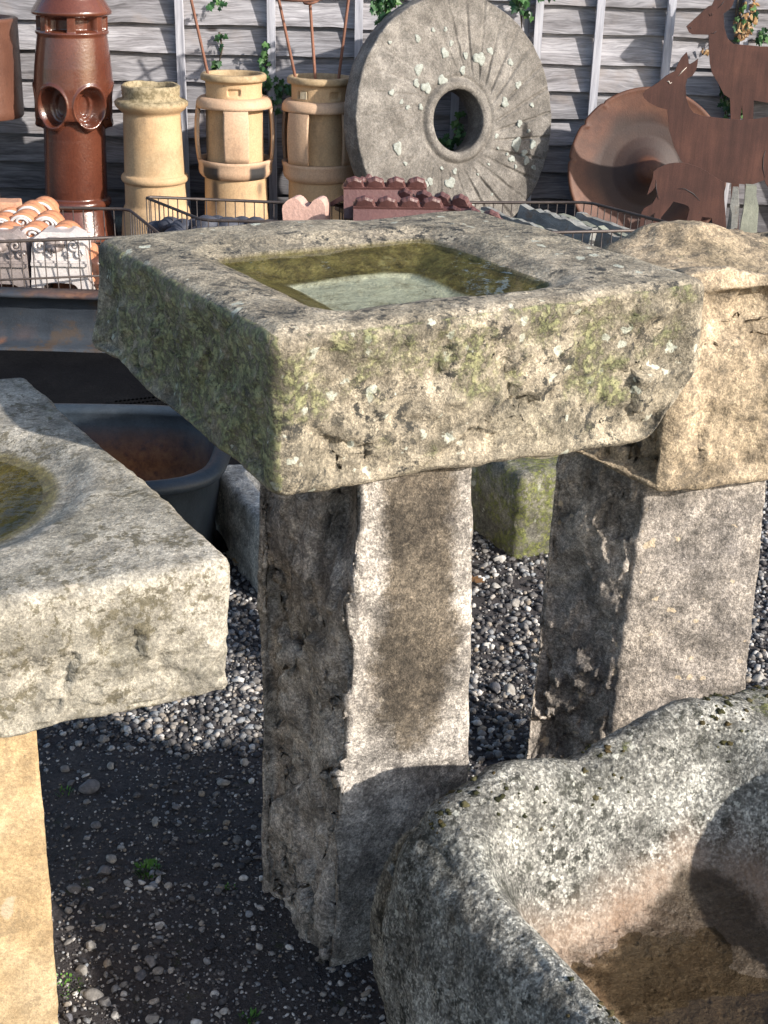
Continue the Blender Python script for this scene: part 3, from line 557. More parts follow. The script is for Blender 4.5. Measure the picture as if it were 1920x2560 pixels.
# ------------------------------------------------------------------ fence of waney-edged boards
YF = 7.52
def fx(px): return Py(px, 120, YF)[0]
edges = [-3.05, fx(452), fx(1312), 3.35]; nails = []
bat = [[-2.45, -1.78], [fx(455), fx(681), fx(897), .33], [fx(1312)+.06, fx(1490), fx(1664), fx(1850), 2.55]]
flabel = ['grey timber fence behind the tall brown chimney pot', 'grey timber fence behind the buff chimney pots and millstone', 'grey timber fence behind the rusty deer']
for k in range(3):
    x0, x1 = edges[k]+.012, edges[k+1]-.012
    fp = thing('fence', flabel[k], 'fence', ((x0+x1)/2, YF, 0), 'lengths of overlapping-board fence')
    zb = 0.02; z_top = 1.83; i = 0
    while zb < z_top-.06:
        hgt = .188+random.uniform(-.004, .008); pitch = .1475+random.uniform(-.006, .006)
        n = 70; xs = np.linspace(x0, x1, n); sd = k*50+i
        wav = .011*fbm(np.stack([xs*1.6, 0*xs+sd*3.1, 0*xs], 1), 3, sd)+.004*fbm(np.stack([xs*9, 0*xs+sd, 0*xs], 1), 2, sd); wav[:] -= .006*np.exp(-((xs-random.uniform(x0, x1))/.12)**2)
        tw = .006*fbm(np.stack([xs*2, 0*xs+sd, 0*xs+9], 1), 2, sd)
        rows = []
        for t, yy in ((0, 0.), (0, -.013), (.33, -.010), (.7, -.006), (1., -.002), (1., .004)):
            rows.append(np.stack([xs, YF+yy-.022*(1-t)+.010*t+tw*(1-t)-.0, zb+wav*(1-t)+hgt*t], 1))
        V = np.concatenate(rows); F = []
        for r in range(6):
            r2 = (r+1) % 6
            for j in range(n-1): F.append((r*n+j, r*n+j+1, r2*n+j+1, r2*n+j)[::-1] if True else 0)
        F += [tuple(r*n for r in range(6)), tuple(r*n+n-1 for r in range(6))[::-1]]
        F = [f[::-1] for f in F]
        dz = V[:, 2]; dampz = sm(.62, .12, dz+.10*fbm(V*2.2, 3, 4))
        mk('board', V, F, WOOD, fp, smooth=False, attrs=dict(damp_shade=dampz))
        zb += pitch; i += 1
    for bx in bat[k]:
        V, F = box((bx, YF-.052, .93), (.021, 0, 0), (0, .017, 0), (0, 0, .92)); mk('batten', V, F, BATT, fp, smooth=False)
fpost = thing('fence_post', 'grey timber fence post half hidden behind the millstone', 'post', (fx(1312), YF+.02, 0))
V, F = box((fx(1312), YF+.03, .95), (.035, 0, 0), (0, .035, 0), (0, 0, .97)); mk('post_shaft', V, F, BATT, fpost, smooth=False); V, F = box((fx(1312), YF+.03, 1.935), (.042, 0, 0), (0, .042, 0), (0, 0, .012)); mk('post_cap', V, F, BATT, fpost, smooth=False)

# ------------------------------------------------------------------ chimney pots
def prof_px(cx, Y, rows):
    """rows of (photo y, half width px) from the bottom up -> (r, z)"""
    return [(hw*mpp(cx, y, Y), max(Py(cx, y, Y)[2], 0.)) for y, hw in rows]
def ring(r, z, rt, hz): return [(r+rt*math.cos(a), z+hz*math.sin(a)) for a in np.linspace(-math.pi/2, math.pi/2, 9)]
YP = 7.0
# tall brown glazed pot
c = Py(192, 560, YP); bx, by = c[0], YP
z_ = lambda y: Py(192, y, YP)[2]; m_ = mpp(192, 300, YP)
prof = [(103*m_, 0.0), (103*m_, .012), (100*m_, z_(575)), (90*m_, z_(545)), (82*m_, z_(520)), (80*m_, z_(516))]+ring(80*m_, z_(503), 8*m_, 11*m_)+[(77*m_, z_(489)), (78*m_, z_(470)), (76*m_, z_(330)), (77*m_, z_(322)), (80*m_, z_(316)), (90*m_, z_(306)), (96*m_, z_(285)), (98*m_, z_(260)), (97*m_, z_(215)), (93*m_, z_(165)), (88*m_, z_(120)), (85*m_, z_(95)), (84*m_, z_(86)), (88*m_, z_(82)), (88*m_, z_(78)), (86*m_, z_(76)), (86*m_, z_(38)), (95*m_, z_(34)), (96*m_, z_(28)), (94*m_, z_(24)), (78*m_, z_(-4)), (66*m_, z_(-40)), (62*m_, z_(-70)), (66*m_, z_(-75)), (64*m_, z_(-85)), (54*m_, z_(-85)), (52*m_, z_(-40))]
prof = resample(prof, .006)
def pot_r(R, Z, A):
    k = 6; ph = (A+.39+math.pi/k) % (2*math.pi/k)-math.pi/k               # ports every 60 degrees, one facing front
    s = ph*98*m_; zc = z_(258); e = np.hypot(s/(42*m_), (Z-zc)/(48*m_)); body = (Z > z_(330)) & (Z < z_(180))
    lip = 76*m_+(R-76*m_)*sm(0, .012, Z-(z_(300)-.040*np.cos(ph*k/2)))        # scalloped skirt
    R = np.where((Z > z_(345)) & (Z < z_(285)), np.minimum(np.where(Z < z_(300), 93*m_, R), 76*m_+20*m_*sm(-.004, .012, Z-(z_(296)-.048*(np.cos(ph*k/2)*2-1).clip(0, 1)))), R)
    R = np.where(body, R-.066*sm(1.0, .82, e)-.018*(1-np.clip(e, 0, 1)**2)*(e < .9)+.006*np.exp(-((e-1.04)/.07)**2)-.016*sm(.56, .50, e), R)
    k2 = 7; p2 = (A+.25+math.pi/k2) % (2*math.pi/k2)-math.pi/k2; slot = sm(.33, .30, np.abs(p2))*sm(z_(76), z_(73), Z)*sm(z_(40), z_(43), Z)
    return R-.065*slot
V, F = lathe_pts(prof, 320, bx, by, pot_r)
t = thing('chimney_pot', 'tall glossy brown chimney pot with round ports and hooded top', 'chimney pot', (bx, by, 0)); V[:, 0] += V[:, 2]*.045; mk('pot_body', V, F, GLAZE, t)
# brown pipe at the left edge, standing on another pot
c = Py(-62, 290, 7.05); zb = c[2]; mp = mpp(0, 200, 7.05); zt = Py(-62, 42, 7.05)[2]
pp = [(118*mp, zb), (121*mp, zb+.01), (124*mp, zt-.02), (126*mp, zt-.006), (122*mp, zt), (108*mp, zt), (106*mp, zb), (118*mp, zb)]
V, F = lathe_pts(resample(pp, .03), 64, c[0], 7.05); t = thing('drain_pipe', 'short dull brown glazed pipe standing beside the tall brown chimney pot', 'pipe', (c[0], 7.05, zb)); mk('pipe_body', V, F, GLAZE2, t)
pp = [(48*mp, 0), (50*mp, .03), (42*mp, .08), (42*mp, zb-.06), (50*mp, zb-.03), (50*mp, zb-.001), (36*mp, zb-.001), (34*mp, .1)]
V, F = lathe_pts(resample(pp, .04), 40, c[0], 7.05); t = thing('chimney_pot', 'narrow plain brown chimney pot carrying the short brown pipe', 'chimney pot', (c[0], 7.05, 0)); mk('pot_body', V, F, GLAZE2, t)
# plain buff pot with two rolls
def Z(cx, y, Y=YP): return Py(cx, y, Y)[2]
cx = 390; c = Py(cx, 500, YP-.05); Y2 = YP-.05; m_ = mpp(cx, 420, Y2); z_ = lambda y: Py(cx, y, Y2)[2]
prof = [(92*m_, 0), (92*m_, .02), (88*m_, z_(545)), (84*m_, z_(520)), (78*m_, z_(508)), (77*m_, z_(458))]+ring(77*m_, z_(443), 8*m_, 10*m_)+[(76*m_, z_(430)), (75*m_, z_(400)), (72*m_, z_(300)), (71*m_, z_(282))]+[(76*m_, z_(277)), (84*m_, z_(270)), (90*m_, z_(262)), (91*m_, z_(254)), (86*m_, z_(249)), (75*m_, z_(246)), (71*m_, z_(243)), (72*m_, z_(222)), (73*m_, z_(214)), (70*m_, z_(211)), (63*m_, z_(211)), (60*m_, z_(225)), (62*m_, z_(300))]
prof = resample(prof, .008)
def r2(R, Zz, A): return R+np.where((Zz > z_(246)) & (Zz < z_(212)) & (R > 68*m_), .0022*np.sin(Zz*420), 0)+.003*np.sin(A*2+1)
V, F = lathe_pts(prof, 96, c[0], Y2, r2); V[:, 2] += np.where(V[:, 2] > z_(216), .010*fbm(V*9, 3, 6), 0)
zz = V[:, 2]; t = thing('chimney_pot', 'plain buff clay chimney pot with stained collar and rolled bands', 'chimney pot', (c[0], Y2, 0))
mk('pot_body', V, F, BUFF, t, attrs=dict(mould=np.clip(sm(z_(270), z_(250), zz)*.85+.45*sm(z_(470), z_(340), zz)*sm(z_(285), z_(330), zz)*sm(.0, .35, fbm(V*5, 3, 7)), 0, 1)))
# two louvred buff pots
def louvred(cx, Y, rot, label, dy, soot_on, holes):
    c = Py(cx, 500, Y); m_ = mpp(cx, 330, Y); z_ = lambda y: Py(cx, y+dy, Y)[2]; X0 = c[0]
    t = thing('chimney_pot', label, 'chimney pot', (X0, Y, 0))
    prof = [(86*m_, 0), (86*m_, .015), (82*m_, z_(560)), (79*m_, z_(480)), (78*m_, z_(432)), (72*m_, z_(424)), (71*m_, z_(300)), (70*m_, z_(245)), (70*m_, z_(204)), (73*m_, z_(201)), (80*m_, z_(199)), (81*m_, z_(194)), (81*m_, z_(187)), (78*m_, z_(183)), (68*m_, z_(182)), (66*m_, z_(187)), (64*m_, z_(200)), (62*m_, z_(330))]
    def rf(R, Zz, A):
        for h in holes:
            p = (A-h+math.pi) % (2*math.pi)-math.pi; inside = sm(.215, .19, np.abs(p))*sm(z_(234), z_(231.5), Zz)*sm(z_(215), z_(217.5), Zz)*(R > 69*m_); R = R-.028*inside
        return R+.002*np.sin(2*A)
    V, F = lathe_pts(resample(prof, .007), 160, X0, Y, rf); zz = V[:, 2]; a = np.arctan2(V[:, 0]-X0, -(V[:, 1]-Y)); nz = fbm(V*7, 3, 12)
    so = soot_on*(sm(.25, .05, np.abs(a+.62)+.12*nz)*sm(z_(432), z_(450), zz)*sm(z_(520), z_(480), zz)*.9+sm(z_(530), z_(565), zz+.04*nz)*.85+.7*sm(.2, 0, np.abs(a-.95)+.1*nz)*sm(z_(440), z_(455), zz)*sm(z_(500), z_(460), zz)) + .8*sm(z_(408), z_(428), zz)*sm(z_(440), z_(428), zz)
    mk('inner_flue', V, F, BUFF, t, attrs=dict(soot_shade=np.clip(so, 0, 1)*.9, mould=.45*sm(z_(205), z_(195), zz)))
    sh = [(71*m_, z_(240)), (84*m_, z_(241)), (90*m_, z_(246)), (93*m_, z_(252)), (95*m_, z_(266)), (86*m_, z_(266)), (80*m_, z_(252)), (70.5*m_, z_(250))]
    V, F = lathe_pts(resample(sh, .012), 96, X0, Y); mk('shoulder', V, F, BUFF2, t)
    rg_ = [(77*m_, z_(440)), (84*m_, z_(438)), (91*m_, z_(430)), (93*m_, z_(420)), (92*m_, z_(410)), (94*m_, z_(402)), (96*m_, z_(394)), (86*m_, z_(394)), (80*m_, z_(404)), (76*m_, z_(420)), (77*m_, z_(440))]
    V, F = lathe_pts(resample(rg_, .012), 120, X0, Y); a = np.arctan2(V[:, 0]-X0, -(V[:, 1]-Y)); nz = fbm(V*7, 3, 12); zz = V[:, 2]
    so = soot_on*(sm(.33, .24, np.abs(np.abs(a-.07)-.70)+.05*nz))*sm(z_(398), z_(408), zz+.02*nz); mk('roll', V, F, BUFF2, t, attrs=dict(soot_shade=so))
    for k in range(4):
        a0 = rot+k*math.pi/2-.32; st = [(95*m_, z_(267)), (99*m_, z_(300)), (100*m_, z_(335)), (99*m_, z_(365)), (96*m_, z_(393.5))]
        o_ = resample(st, .02); i_ = o_.copy(); i_[:, 0] -= .014; pr = np.concatenate([o_, i_[::-1], o_[:1]])[::-1]
        V, F = lathe_pts(pr, 14, X0, Y, None, a0, a0+.64); n = 15; k_ = len(pr)-1; F = [tuple(f) for f in F]+[tuple(i*n for i in range(k_)), tuple(i*n+14 for i in range(k_))[::-1]]
        mk('strap', V, F, BUFF2, t)
    return X0, Y, z_, m_
p3 = louvred(591, 7.0, .15, 'buff clay chimney pot with open side slots and black sooty patches', 0, 1., [.12, 1.7, 3.2, 4.8])
p4 = louvred(799, 7.02, -.56, 'clean buff clay chimney pot with open side slots and three rods', 8, 0., [-.62, .62, 2.4, 4.])
# brick bit wedged in the vent of the second pot
hx_ = p4[0]+70*p4[3]*math.sin(-.62)+.006; hy_ = p4[1]-70*p4[3]*math.cos(.62)
V, F = box((hx_+.012, hy_+.012, (p4[2](233)+p4[2](216))/2), (.016, -.008, 0), (.01, .02, 0), (0, 0, .018)); tag(mk('brick_chip', V, F, BRICKY, None, False), 'small yellow brick chip wedged in the vent of the buff chimney pot', 'brick chip')
# rusty rods
def rodset(name, label, legs, hoops):
    p0 = np.asarray(legs[0][0]); t = thing(name, label, 'plant support', tuple(p0))
    for L_ in legs: V, F = tube(L_, .0075, 8); mk('rod', V, F, ROD, t)
    for (cc, r, tilt) in hoops:
        V, F = tube([(cc[0]+r*math.cos(a), cc[1]+r*math.sin(a)*.9, cc[2]+tilt*math.sin(a*1+.6)) for a in np.linspace(0, 2*np.pi, 40, endpoint=False)], .0065, 8, True); mk('hoop', V, F, ROD, t)
def rodln(x0, y0, x1, y1, Y0, Y1, ext=.45):
    a, b = Py(x0, y0, Y0), Py(x1, y1, Y1); return [a, b, b+(b-a)/np.linalg.norm(b-a)*ext]
y3 = 7.0
bend = lambda L_: [L_[0]-(L_[1]-L_[0])*.10]+L_
rodset('plant_support', 'single rusty rod leaning out of the sooty chimney pot', [bend(rodln(520, 186, 478, 0, 6.97, 6.98))], [])
pA, pB, pC = bend(rodln(737, 186, 697, 0, 7.0, 7.0, .1)), bend(rodln(788, 194, 775, 10, 6.98, 6.98, .1)), bend(rodln(847, 194, 871, 0, 7.0, 7.0, .1))
hc = Py(770, -12, 6.96)
rodset('plant_support', 'three-legged rusty plant support with hoops in the clean chimney pot', [pA, pB, pC], [(hc, .145, .02), (hc+np.array([.03, .02, .018]), .11, -.02), (Py(778, 2, 6.95), .035, .012)])

# ------------------------------------------------------------------ millstone
def millstone():
    R1, Rh, Rcol, T = .612, .155, .205, .13; ctr = Py(1146, 302, 6.98); yaw, lean = rad(33), rad(9)
    rs = np.concatenate([np.linspace(Rh, Rcol+.02, 14), np.linspace(Rcol+.03, R1-.012, 60), [R1-.004, R1, R1, R1, R1, R1-.01]]); dz = np.zeros(len(rs)); dz[-5:] = [-.006, -.02, -.07, -T+.01, -T]
    na = 700; A = np.linspace(0, 2*np.pi, na, endpoint=False); RR, AA = np.meshgrid(rs, A, indexing='ij'); DD = np.repeat(dz[:, None], na, 1)
    prof = np.concatenate([[(Rh, -T), (Rh, -.08), (Rh, -.02)]]); 
    RR = np.concatenate([np.full((3, na), Rh), RR]); AA = np.concatenate([np.repeat(A[None], 3, 0), AA]); DD = np.concatenate([np.repeat(np.array([[-T], [-.07], [-.015]]), na, 1), DD])
    X, Y = RR*np.cos(AA), RR*np.sin(AA); P = np.stack([X, Y, DD], 2).reshape(-1, 3); r = RR.ravel(); a = AA.ravel(); face = (DD.ravel() > -.005)
    ap = a+np.arcsin(np.clip(.11/np.maximum(r, .12), -1, 1)); per = rad(11.6); gl = np.abs((ap+per/2) % per-per/2)*r
    side = .25+.75*sm(-.5, .5, np.cos(a+.2)+.5*fbm(P*3, 2, 3)); gm = sm(.0105, .004, gl+.003*fbm(P*20, 2, 6))*sm(Rcol+.02, Rcol+.07, r)*side
    ero = .35+.65*sm(-.3, .3, fbm(P*5, 2, 13)); h = -.013*gm*ero
    h += .014*sm(.022, .0, np.abs(r-.180)-.008)-.010*np.exp(-((r-.215)/.008)**2)
    h += .004*fbm(P*9, 3, 1)+.003*fbm(P*28, 3, 2)
    P[:, 2] += np.where(face, h, 0); edge = r > R1-.02; P[:, :2] *= (1+np.where(edge, .010*fbm(P*7, 3, 5)+.006*fbm(P*22, 2, 6), 0))[:, None]
    n0 = len(RR); i = np.arange(n0-1)[:, None]; j = np.arange(na)[None]; j2 = (j+1) % na; F = np.stack([i*na+j, (i+1)*na+j, (i+1)*na+j2, i*na+j2], 2).reshape(-1, 4)
    back = np.stack([(n0-1)*na+np.arange(na), np.arange(na), (np.arange(na)+1) % na, (n0-1)*na+(np.arange(na)+1) % na], 1); F = np.concatenate([F, back])
    # local x right, y up, z toward viewer
    ex = np.array([math.cos(yaw), math.sin(yaw), 0]); nz = np.array([math.sin(yaw)*math.cos(lean), -math.cos(yaw)*math.cos(lean), math.sin(lean)]); ey = np.cross(nz, ex)
    nz = nz/np.linalg.norm(nz); W = ctr+P[:, 0:1]*ex+P[:, 1:2]*ey+P[:, 2:3]*nz
    W = W+np.array([0, 0, -W[:, 2].min()+.0])*(1 if W[:, 2].min() < 0 else 0)
    # lichen: pale round colonies
    t = thing('millstone', 'large grey millstone with central hole and white lichen leaning on the fence', 'millstone', (ctr[0], ctr[1], max(W[:, 2].min(), 0)))
    mk('disc', W, F, MILL, t, attrs=dict(gro=gm*0))
    rg = np.random.default_rng(5); cl = []
    for (px, py, rr) in [(870, 455, 24), (740, 520, 34), (580, 250, 22), (760, 190, 14), (755, 345, 30), (798, 280, 17), (890, 360, 20), (980, 380, 44), (1050, 330, 24), (1180, 405, 22), (410, 600, 20), (475, 660, 15), (600, 695, 18), (570, 540, 24), (635, 570, 36), (585, 450, 34), (450, 960, 36), (625, 1200, 30), (660, 1175, 24), (790, 1185, 38), (820, 1110, 18), (735, 1090, 12), (500, 1060, 14), (1220, 935, 42), (1325, 935, 28), (1145, 665, 30), (1270, 990, 24), (1190, 1030, 24), (1330, 1085, 18), (1215, 1080, 12), (1320, 680, 16), (1230, 550, 24), (1160, 1000, 10), (930, 1320, 16), (1100, 960, 10), (1300, 850, 12), (1090, 880, 16), (400, 275, 12), (680, 195, 14), (720, 610, 18), (1060, 1260, 10), (515, 695, 16), (1240, 800, 22), (1285, 1040, 26), (970, 1130, 9), (1040, 1065, 10)]:
        o = Py(820+px/2.592, py/2.592, 6.98); D_ = o-np.array([0, 0, CAM_H]); kk = ((W.mean(0)*0+ctr-np.array([0, 0, CAM_H]))@nz)/(D_@nz); hit = np.array([0, 0, CAM_H])+D_*kk
        cl.append((hit, rr/2.592*mpp(1140, 290, 6.98)*1.0))
    Vs, Fs, n = [], [], 0
    for (h_, r_) in cl:
        m = 40; aa = np.linspace(0, 2*np.pi, m, endpoint=False); q6 = rg.random(5)*6.28; ra = r_*(.95+.16*np.sin(aa*2+q6[0])+.14*np.sin(aa*3+q6[1])+.07*np.sin(aa*5+q6[2])+.03*np.sin(aa*9+q6[3])); ring_ = h_+np.outer(ra*np.cos(aa), ex)+np.outer(ra*np.sin(aa), ey)+nz*.0040
        rin = h_+np.outer(ra*.72*np.cos(aa), ex)+np.outer(ra*.72*np.sin(aa), ey)+nz*(.0048); low = ring_-nz*.012
        v_ = np.concatenate([low, ring_, rin, [h_+nz*.0048]]); f_ = []
        for q in range(m): q2 = (q+1) % m; f_ += [(q, q2, m+q2, m+q), (m+q, m+q2, 2*m+q2, 2*m+q), (2*m+q, 2*m+q2, 3*m)]
        Vs.append(v_); Fs += [tuple(i+n for i in f) for f in f_]; n += len(v_)
    b = NB('grey_green_lichen'); LM = b.done(b.scale(b.ramp(b.noise(60, 5, .7), [(.3, (.19, .195, .17)), (.5, (.29, .305, .275)), (.7, (.36, .38, .345))]), b.rng(b.noise(160, 3, .6), .3, .7, .85, 1.12)), .95, b.bump(b.noise(150, 4, .7), .5, .004), 0., .2)
    tag(mk('lichen', np.concatenate(Vs), Fs, LM, t), 'pale grey lichen colonies on the millstone', None, None, 'stuff')
    return ctr, ex, ey, nz
MC = millstone()

# ------------------------------------------------------------------ rusty iron dish
def dish():
    ctr = Py(1622, 402, 7.08); m = mpp(1622, 402, 7.08); R1 = 203*m; pr = [(0.0005, .050), (.02, .049), (.045, .042), (.065, .022), (.085, .008), (.12, -.010), (.18, -.028), (.25, -.026), (.32, -.012), (R1-.03, .004), (R1-.008, .012), (R1, .008), (R1, -.002), (R1-.02, -.012), (.30, -.035), (.2, -.055), (.08, -.04)]
    pr = resample(pr, .01); na = 320; A = np.linspace(0, 2*np.pi, na, endpoint=False); RR = np.repeat(pr[:, 0][:, None], na, 1); DD = np.repeat(pr[:, 1][:, None], na, 1); AA = np.repeat(A[None], len(pr), 0)
    for (a_, w_, d_) in ((2.55, .03, .012), (3.02, .022, .010), (2.2, .02, .008)): RR = RR-d_*np.exp(-((AA-a_)/w_)**2)*(RR > R1-.04)
    X, Y = RR*np.cos(AA), RR*np.sin(AA); lean, yaw = rad(16), rad(4)
    ex = np.array([math.cos(yaw), math.sin(yaw), 0]); nz = np.array([math.sin(yaw)*math.cos(lean), -math.cos(yaw)*math.cos(lean), math.sin(lean)]); ey = np.cross(nz, ex)
    W = ctr+X.reshape(-1, 1)*ex+Y.reshape(-1, 1)*ey+DD.reshape(-1, 1)*nz; n0 = len(pr); i = np.arange(n0-1)[:, None]; j = np.arange(na)[None]; j2 = (j+1) % na; F = np.stack([i*na+j, (i+1)*na+j, (i+1)*na+j2, i*na+j2], 2).reshape(-1, 4)
    r = RR.ravel(); nz_ = fbm(W*4, 3, 3)
    W[:, 2] -= max(0., -(-W[:, 2].min())) if W[:, 2].min() > 0.02 else W[:, 2].min()
    t = thing('iron_dish', 'round rusty iron dish with domed hub leaning behind the deer', 'dish', (ctr[0], ctr[1], 0)); mk('dish_body', W, F, DISHM, t, attrs=dict(soot_shade=np.clip(.75*sm(.20, .10, np.abs(r-.14)+.07*nz_)*sm(.055, .085, r), 0, 1)))  # sooty ring round the hub also carries painted shade of the hollow and deer
dish()

# ------------------------------------------------------------------ steel deer silhouettes (flat cut plate in the real place too)
def cut(pts, Y, name, mat, parent, th=.006): return plate([Py(x, y, Y) for x, y in pts], (0, th, 0), name, mat, parent)
def lines(segs, Y, parent, mat, name='cut_line', w=.0022):
    for s_ in segs:
        V, F = tube([Py(x, y, Y-.0005) for x, y in s_], [w*.3]+[w]*(len(s_)-2)+[w*.3], 6); mk(name, V, F, mat, parent)
D1 = [(1716, 66), (1723, 81), (1731, 86), (1772, 87), (1772, 110), (1775, 160), (1780, 182), (1797, 211), (1810, 236), (1825, 246), (1827, 297), (1830, 420), (1826, 540), (1828, 592), (1846, 592), (1848, 430), (1850, 297), (1855, 262), (1858, 297), (1862, 430), (1864, 592), (1882, 592), (1882, 420), (1883, 297), (1885, 251), (1920, 257), (2070, 262), (2085, 330), (2080, 450), (2090, 592), (2110, 592), (2112, 450), (2130, 330), (2140, 240), (2138, 165), (2105, 128), (2000, 118), (1900, 116), (1870, 113), (1834, 110), (1819, 96), (1811, 68), (1809, 34), (1820, 26), (1829, 18), (1836, 0), (1842, -32), (1838, -52), (1822, -36), (1813, -14), (1806, -18), (1806, -46), (1796, -58), (1790, -30), (1786, 0), (1780, 13), (1772, 15), (1760, 25), (1748, 37), (1729, 54)]
YD1, YD2, YD3 = 7.30, 6.75, 6.35
t = thing('deer_silhouette', 'rusty steel deer cutout standing upright against the ivy on the fence', 'deer sculpture', Py(1980, 592, YD1)*np.array([1, 1, 0]), 'rusty steel deer cutouts')
cut(D1, YD1, 'deer_plate', DEER, t); lines([[(1772, 34), (1776, 40), (1781, 38), (1779, 33)], [(1777, 84), (1785, 83), (1792, 77)], [(1794, 21), (1803, 12), (1811, 2)], [(1722, 68), (1727, 71), (1729, 67)]], YD1, t, DARKIR)
V, F = box(Py(1980, 592, YD1)*np.array([1, 1, 0])+np.array([0, .003, .004]), (.33, 0, 0), (0, .05, 0), (0, 0, .006)); mk('base_plate', V, F, DEER, t, False)
D2 = [(1717, 130), (1721, 145), (1722, 159), (1726, 160), (1736, 154), (1745, 147), (1744, 160), (1741, 174), (1731, 190), (1718, 197), (1714, 214), (1716, 245), (1723, 267), (1734, 282), (1758, 290), (1800, 295), (1851, 300), (1893, 297), (1920, 292), (2050, 298), (2100, 320), (2122, 370), (2120, 450), (2112, 540), (2110, 625), (2090, 625), (2086, 540), (2070, 480), (2040, 462), (1975, 470), (1968, 540), (1966, 625), (1944, 625), (1940, 540), (1930, 480), (1916, 462), (1911, 450), (1885, 460), (1864, 461), (1838, 459), (1812, 456), (1810, 520), (1808, 625), (1790, 625), (1788, 520), (1784, 462), (1745, 442), (1720, 420), (1702, 400), (1686, 368), (1673, 325), (1670, 290), (1668, 274), (1645, 268), (1622, 256), (1611, 246), (1607, 235), (1613, 227), (1624, 220), (1644, 207), (1666, 189), (1688, 177), (1694, 162), (1704, 144)]
t = thing('deer_silhouette', 'large rusty steel deer cutout with long ears standing before the round dish', 'deer sculpture', Py(1950, 625, YD2)*np.array([1, 1, 0]), 'rusty steel deer cutouts')
cut(D2, YD2, 'deer_plate', DEER, t)
PALEM = rust_mat('bare_cut_edge', [(.42, .36, .30), (.5, .44, .38), (.55, .5, .44)])
lines([[(1696, 190), (1706, 178), (1717, 168)], [(1667, 204), (1672, 203), (1675, 209), (1680, 206)]], YD2, t, PALEM, 'cut_line', .003); lines([[(1914, 375), (1908, 395), (1907, 420), (1912, 445)]], YD2, t, DARKIR)
V, F = box(Py(1955, 625, YD2)*np.array([1, 1, 0])+np.array([0, .003, .004]), (.38, 0, 0), (0, .05, 0), (0, 0, .006)); mk('base_plate', V, F, DEER, t, False)
D3 = [(1634, 428), (1645, 420), (1658, 414), (1673, 409), (1690, 407), (1706, 407), (1723, 410), (1740, 415), (1755, 422), (1772, 432), (1788, 443), (1808, 455), (1810, 488), (1813, 527), (1816, 571), (1820, 580), (1824, 585), (1830, 576), (1838, 571), (1844, 572), (1842, 586), (1833, 597), (1831, 612), (1831, 627), (1824, 645), (1812, 655), (1796, 652), (1790, 630), (1789, 597), (1784, 570), (1779, 545), (1755, 542), (1750, 560), (1747, 571), (1740, 597), (1736, 640), (1737, 672), (1724, 672), (1726, 640), (1729, 590), (1734, 556), (1728, 570), (1718, 600), (1712, 640), (1711, 672), (1698, 672), (1700, 630), (1706, 590), (1712, 565), (1720, 540), (1724, 523), (1721, 515), (1708, 510), (1684, 504), (1673, 519), (1653, 543), (1649, 565), (1652, 600), (1650, 672), (1637, 672), (1636, 600), (1632, 560), (1637, 532), (1626, 540), (1612, 556), (1609, 590), (1612, 640), (1610, 672), (1597, 672), (1596, 620), (1598, 570), (1604, 532), (1610, 521), (1632, 508), (1642, 491), (1638, 467), (1630, 478), (1618, 487), (1623, 471), (1632, 447)]
gz3 = Py(1690, 672, YD3)[2]
t = thing('deer_silhouette', 'small rusty steel fawn cutout with lowered head grazing before the larger deer', 'deer sculpture', Py(1690, 672, YD3), 'rusty steel deer cutouts')
cut(D3, YD3, 'deer_plate', DEER, t); lines([[(1693, 472), (1712, 472), (1733, 484), (1750, 503)], [(1640, 450), (1640, 470), (1646, 500)], [(1804, 592), (1812, 583), (1820, 590)], [(1745, 535), (1750, 530)]], YD3, t, DARKIR); lines([[(1818, 602), (1822, 606)], [(1827, 607), (1830, 612)]], YD3, t, PALEM, 'cut_line', .002)
V, F = box((Py(1680, 672, YD3)[0], YD3+.003, max(gz3, .0)/2+.002), (.17, 0, 0), (0, .045, 0), (0, 0, max(gz3, .01)/2+.004)); mk('base_plate', V, F, DEER, t, False)
# standing slates at the far right
def slab_px(pts, Y, th, name, label, mat, group=None, cat='slate', parent=None, jit=.004):
    P = [Py(x, y, Y) for x, y in pts]; zb = min(p[2] for p in P)
    o = plate(P, (0.01, th, 0), name, mat, None, origin=np.array([np.mean([p[0] for p in P]), Y, zb])); tag(o, label, cat, group); return o
slab_px([(1842, 668), (1848, 600), (1853, 554), (1858, 530), (1861, 505), (1865, 464), (1892, 466), (1891, 490), (1897, 519), (1893, 570), (1889, 668)], 6.60, .05, 'slate_slab', 'upright olive slate slab standing beside the grazing fawn', SLATEG)
slab_px([(1806, 650), (1812, 600), (1822, 540), (1832, 470), (1846, 470), (1848, 520), (1842, 590), (1836, 650)], 6.72, .04, 'slate_slab', 'dark blue slate slab leaning behind the olive slate', SLATE)

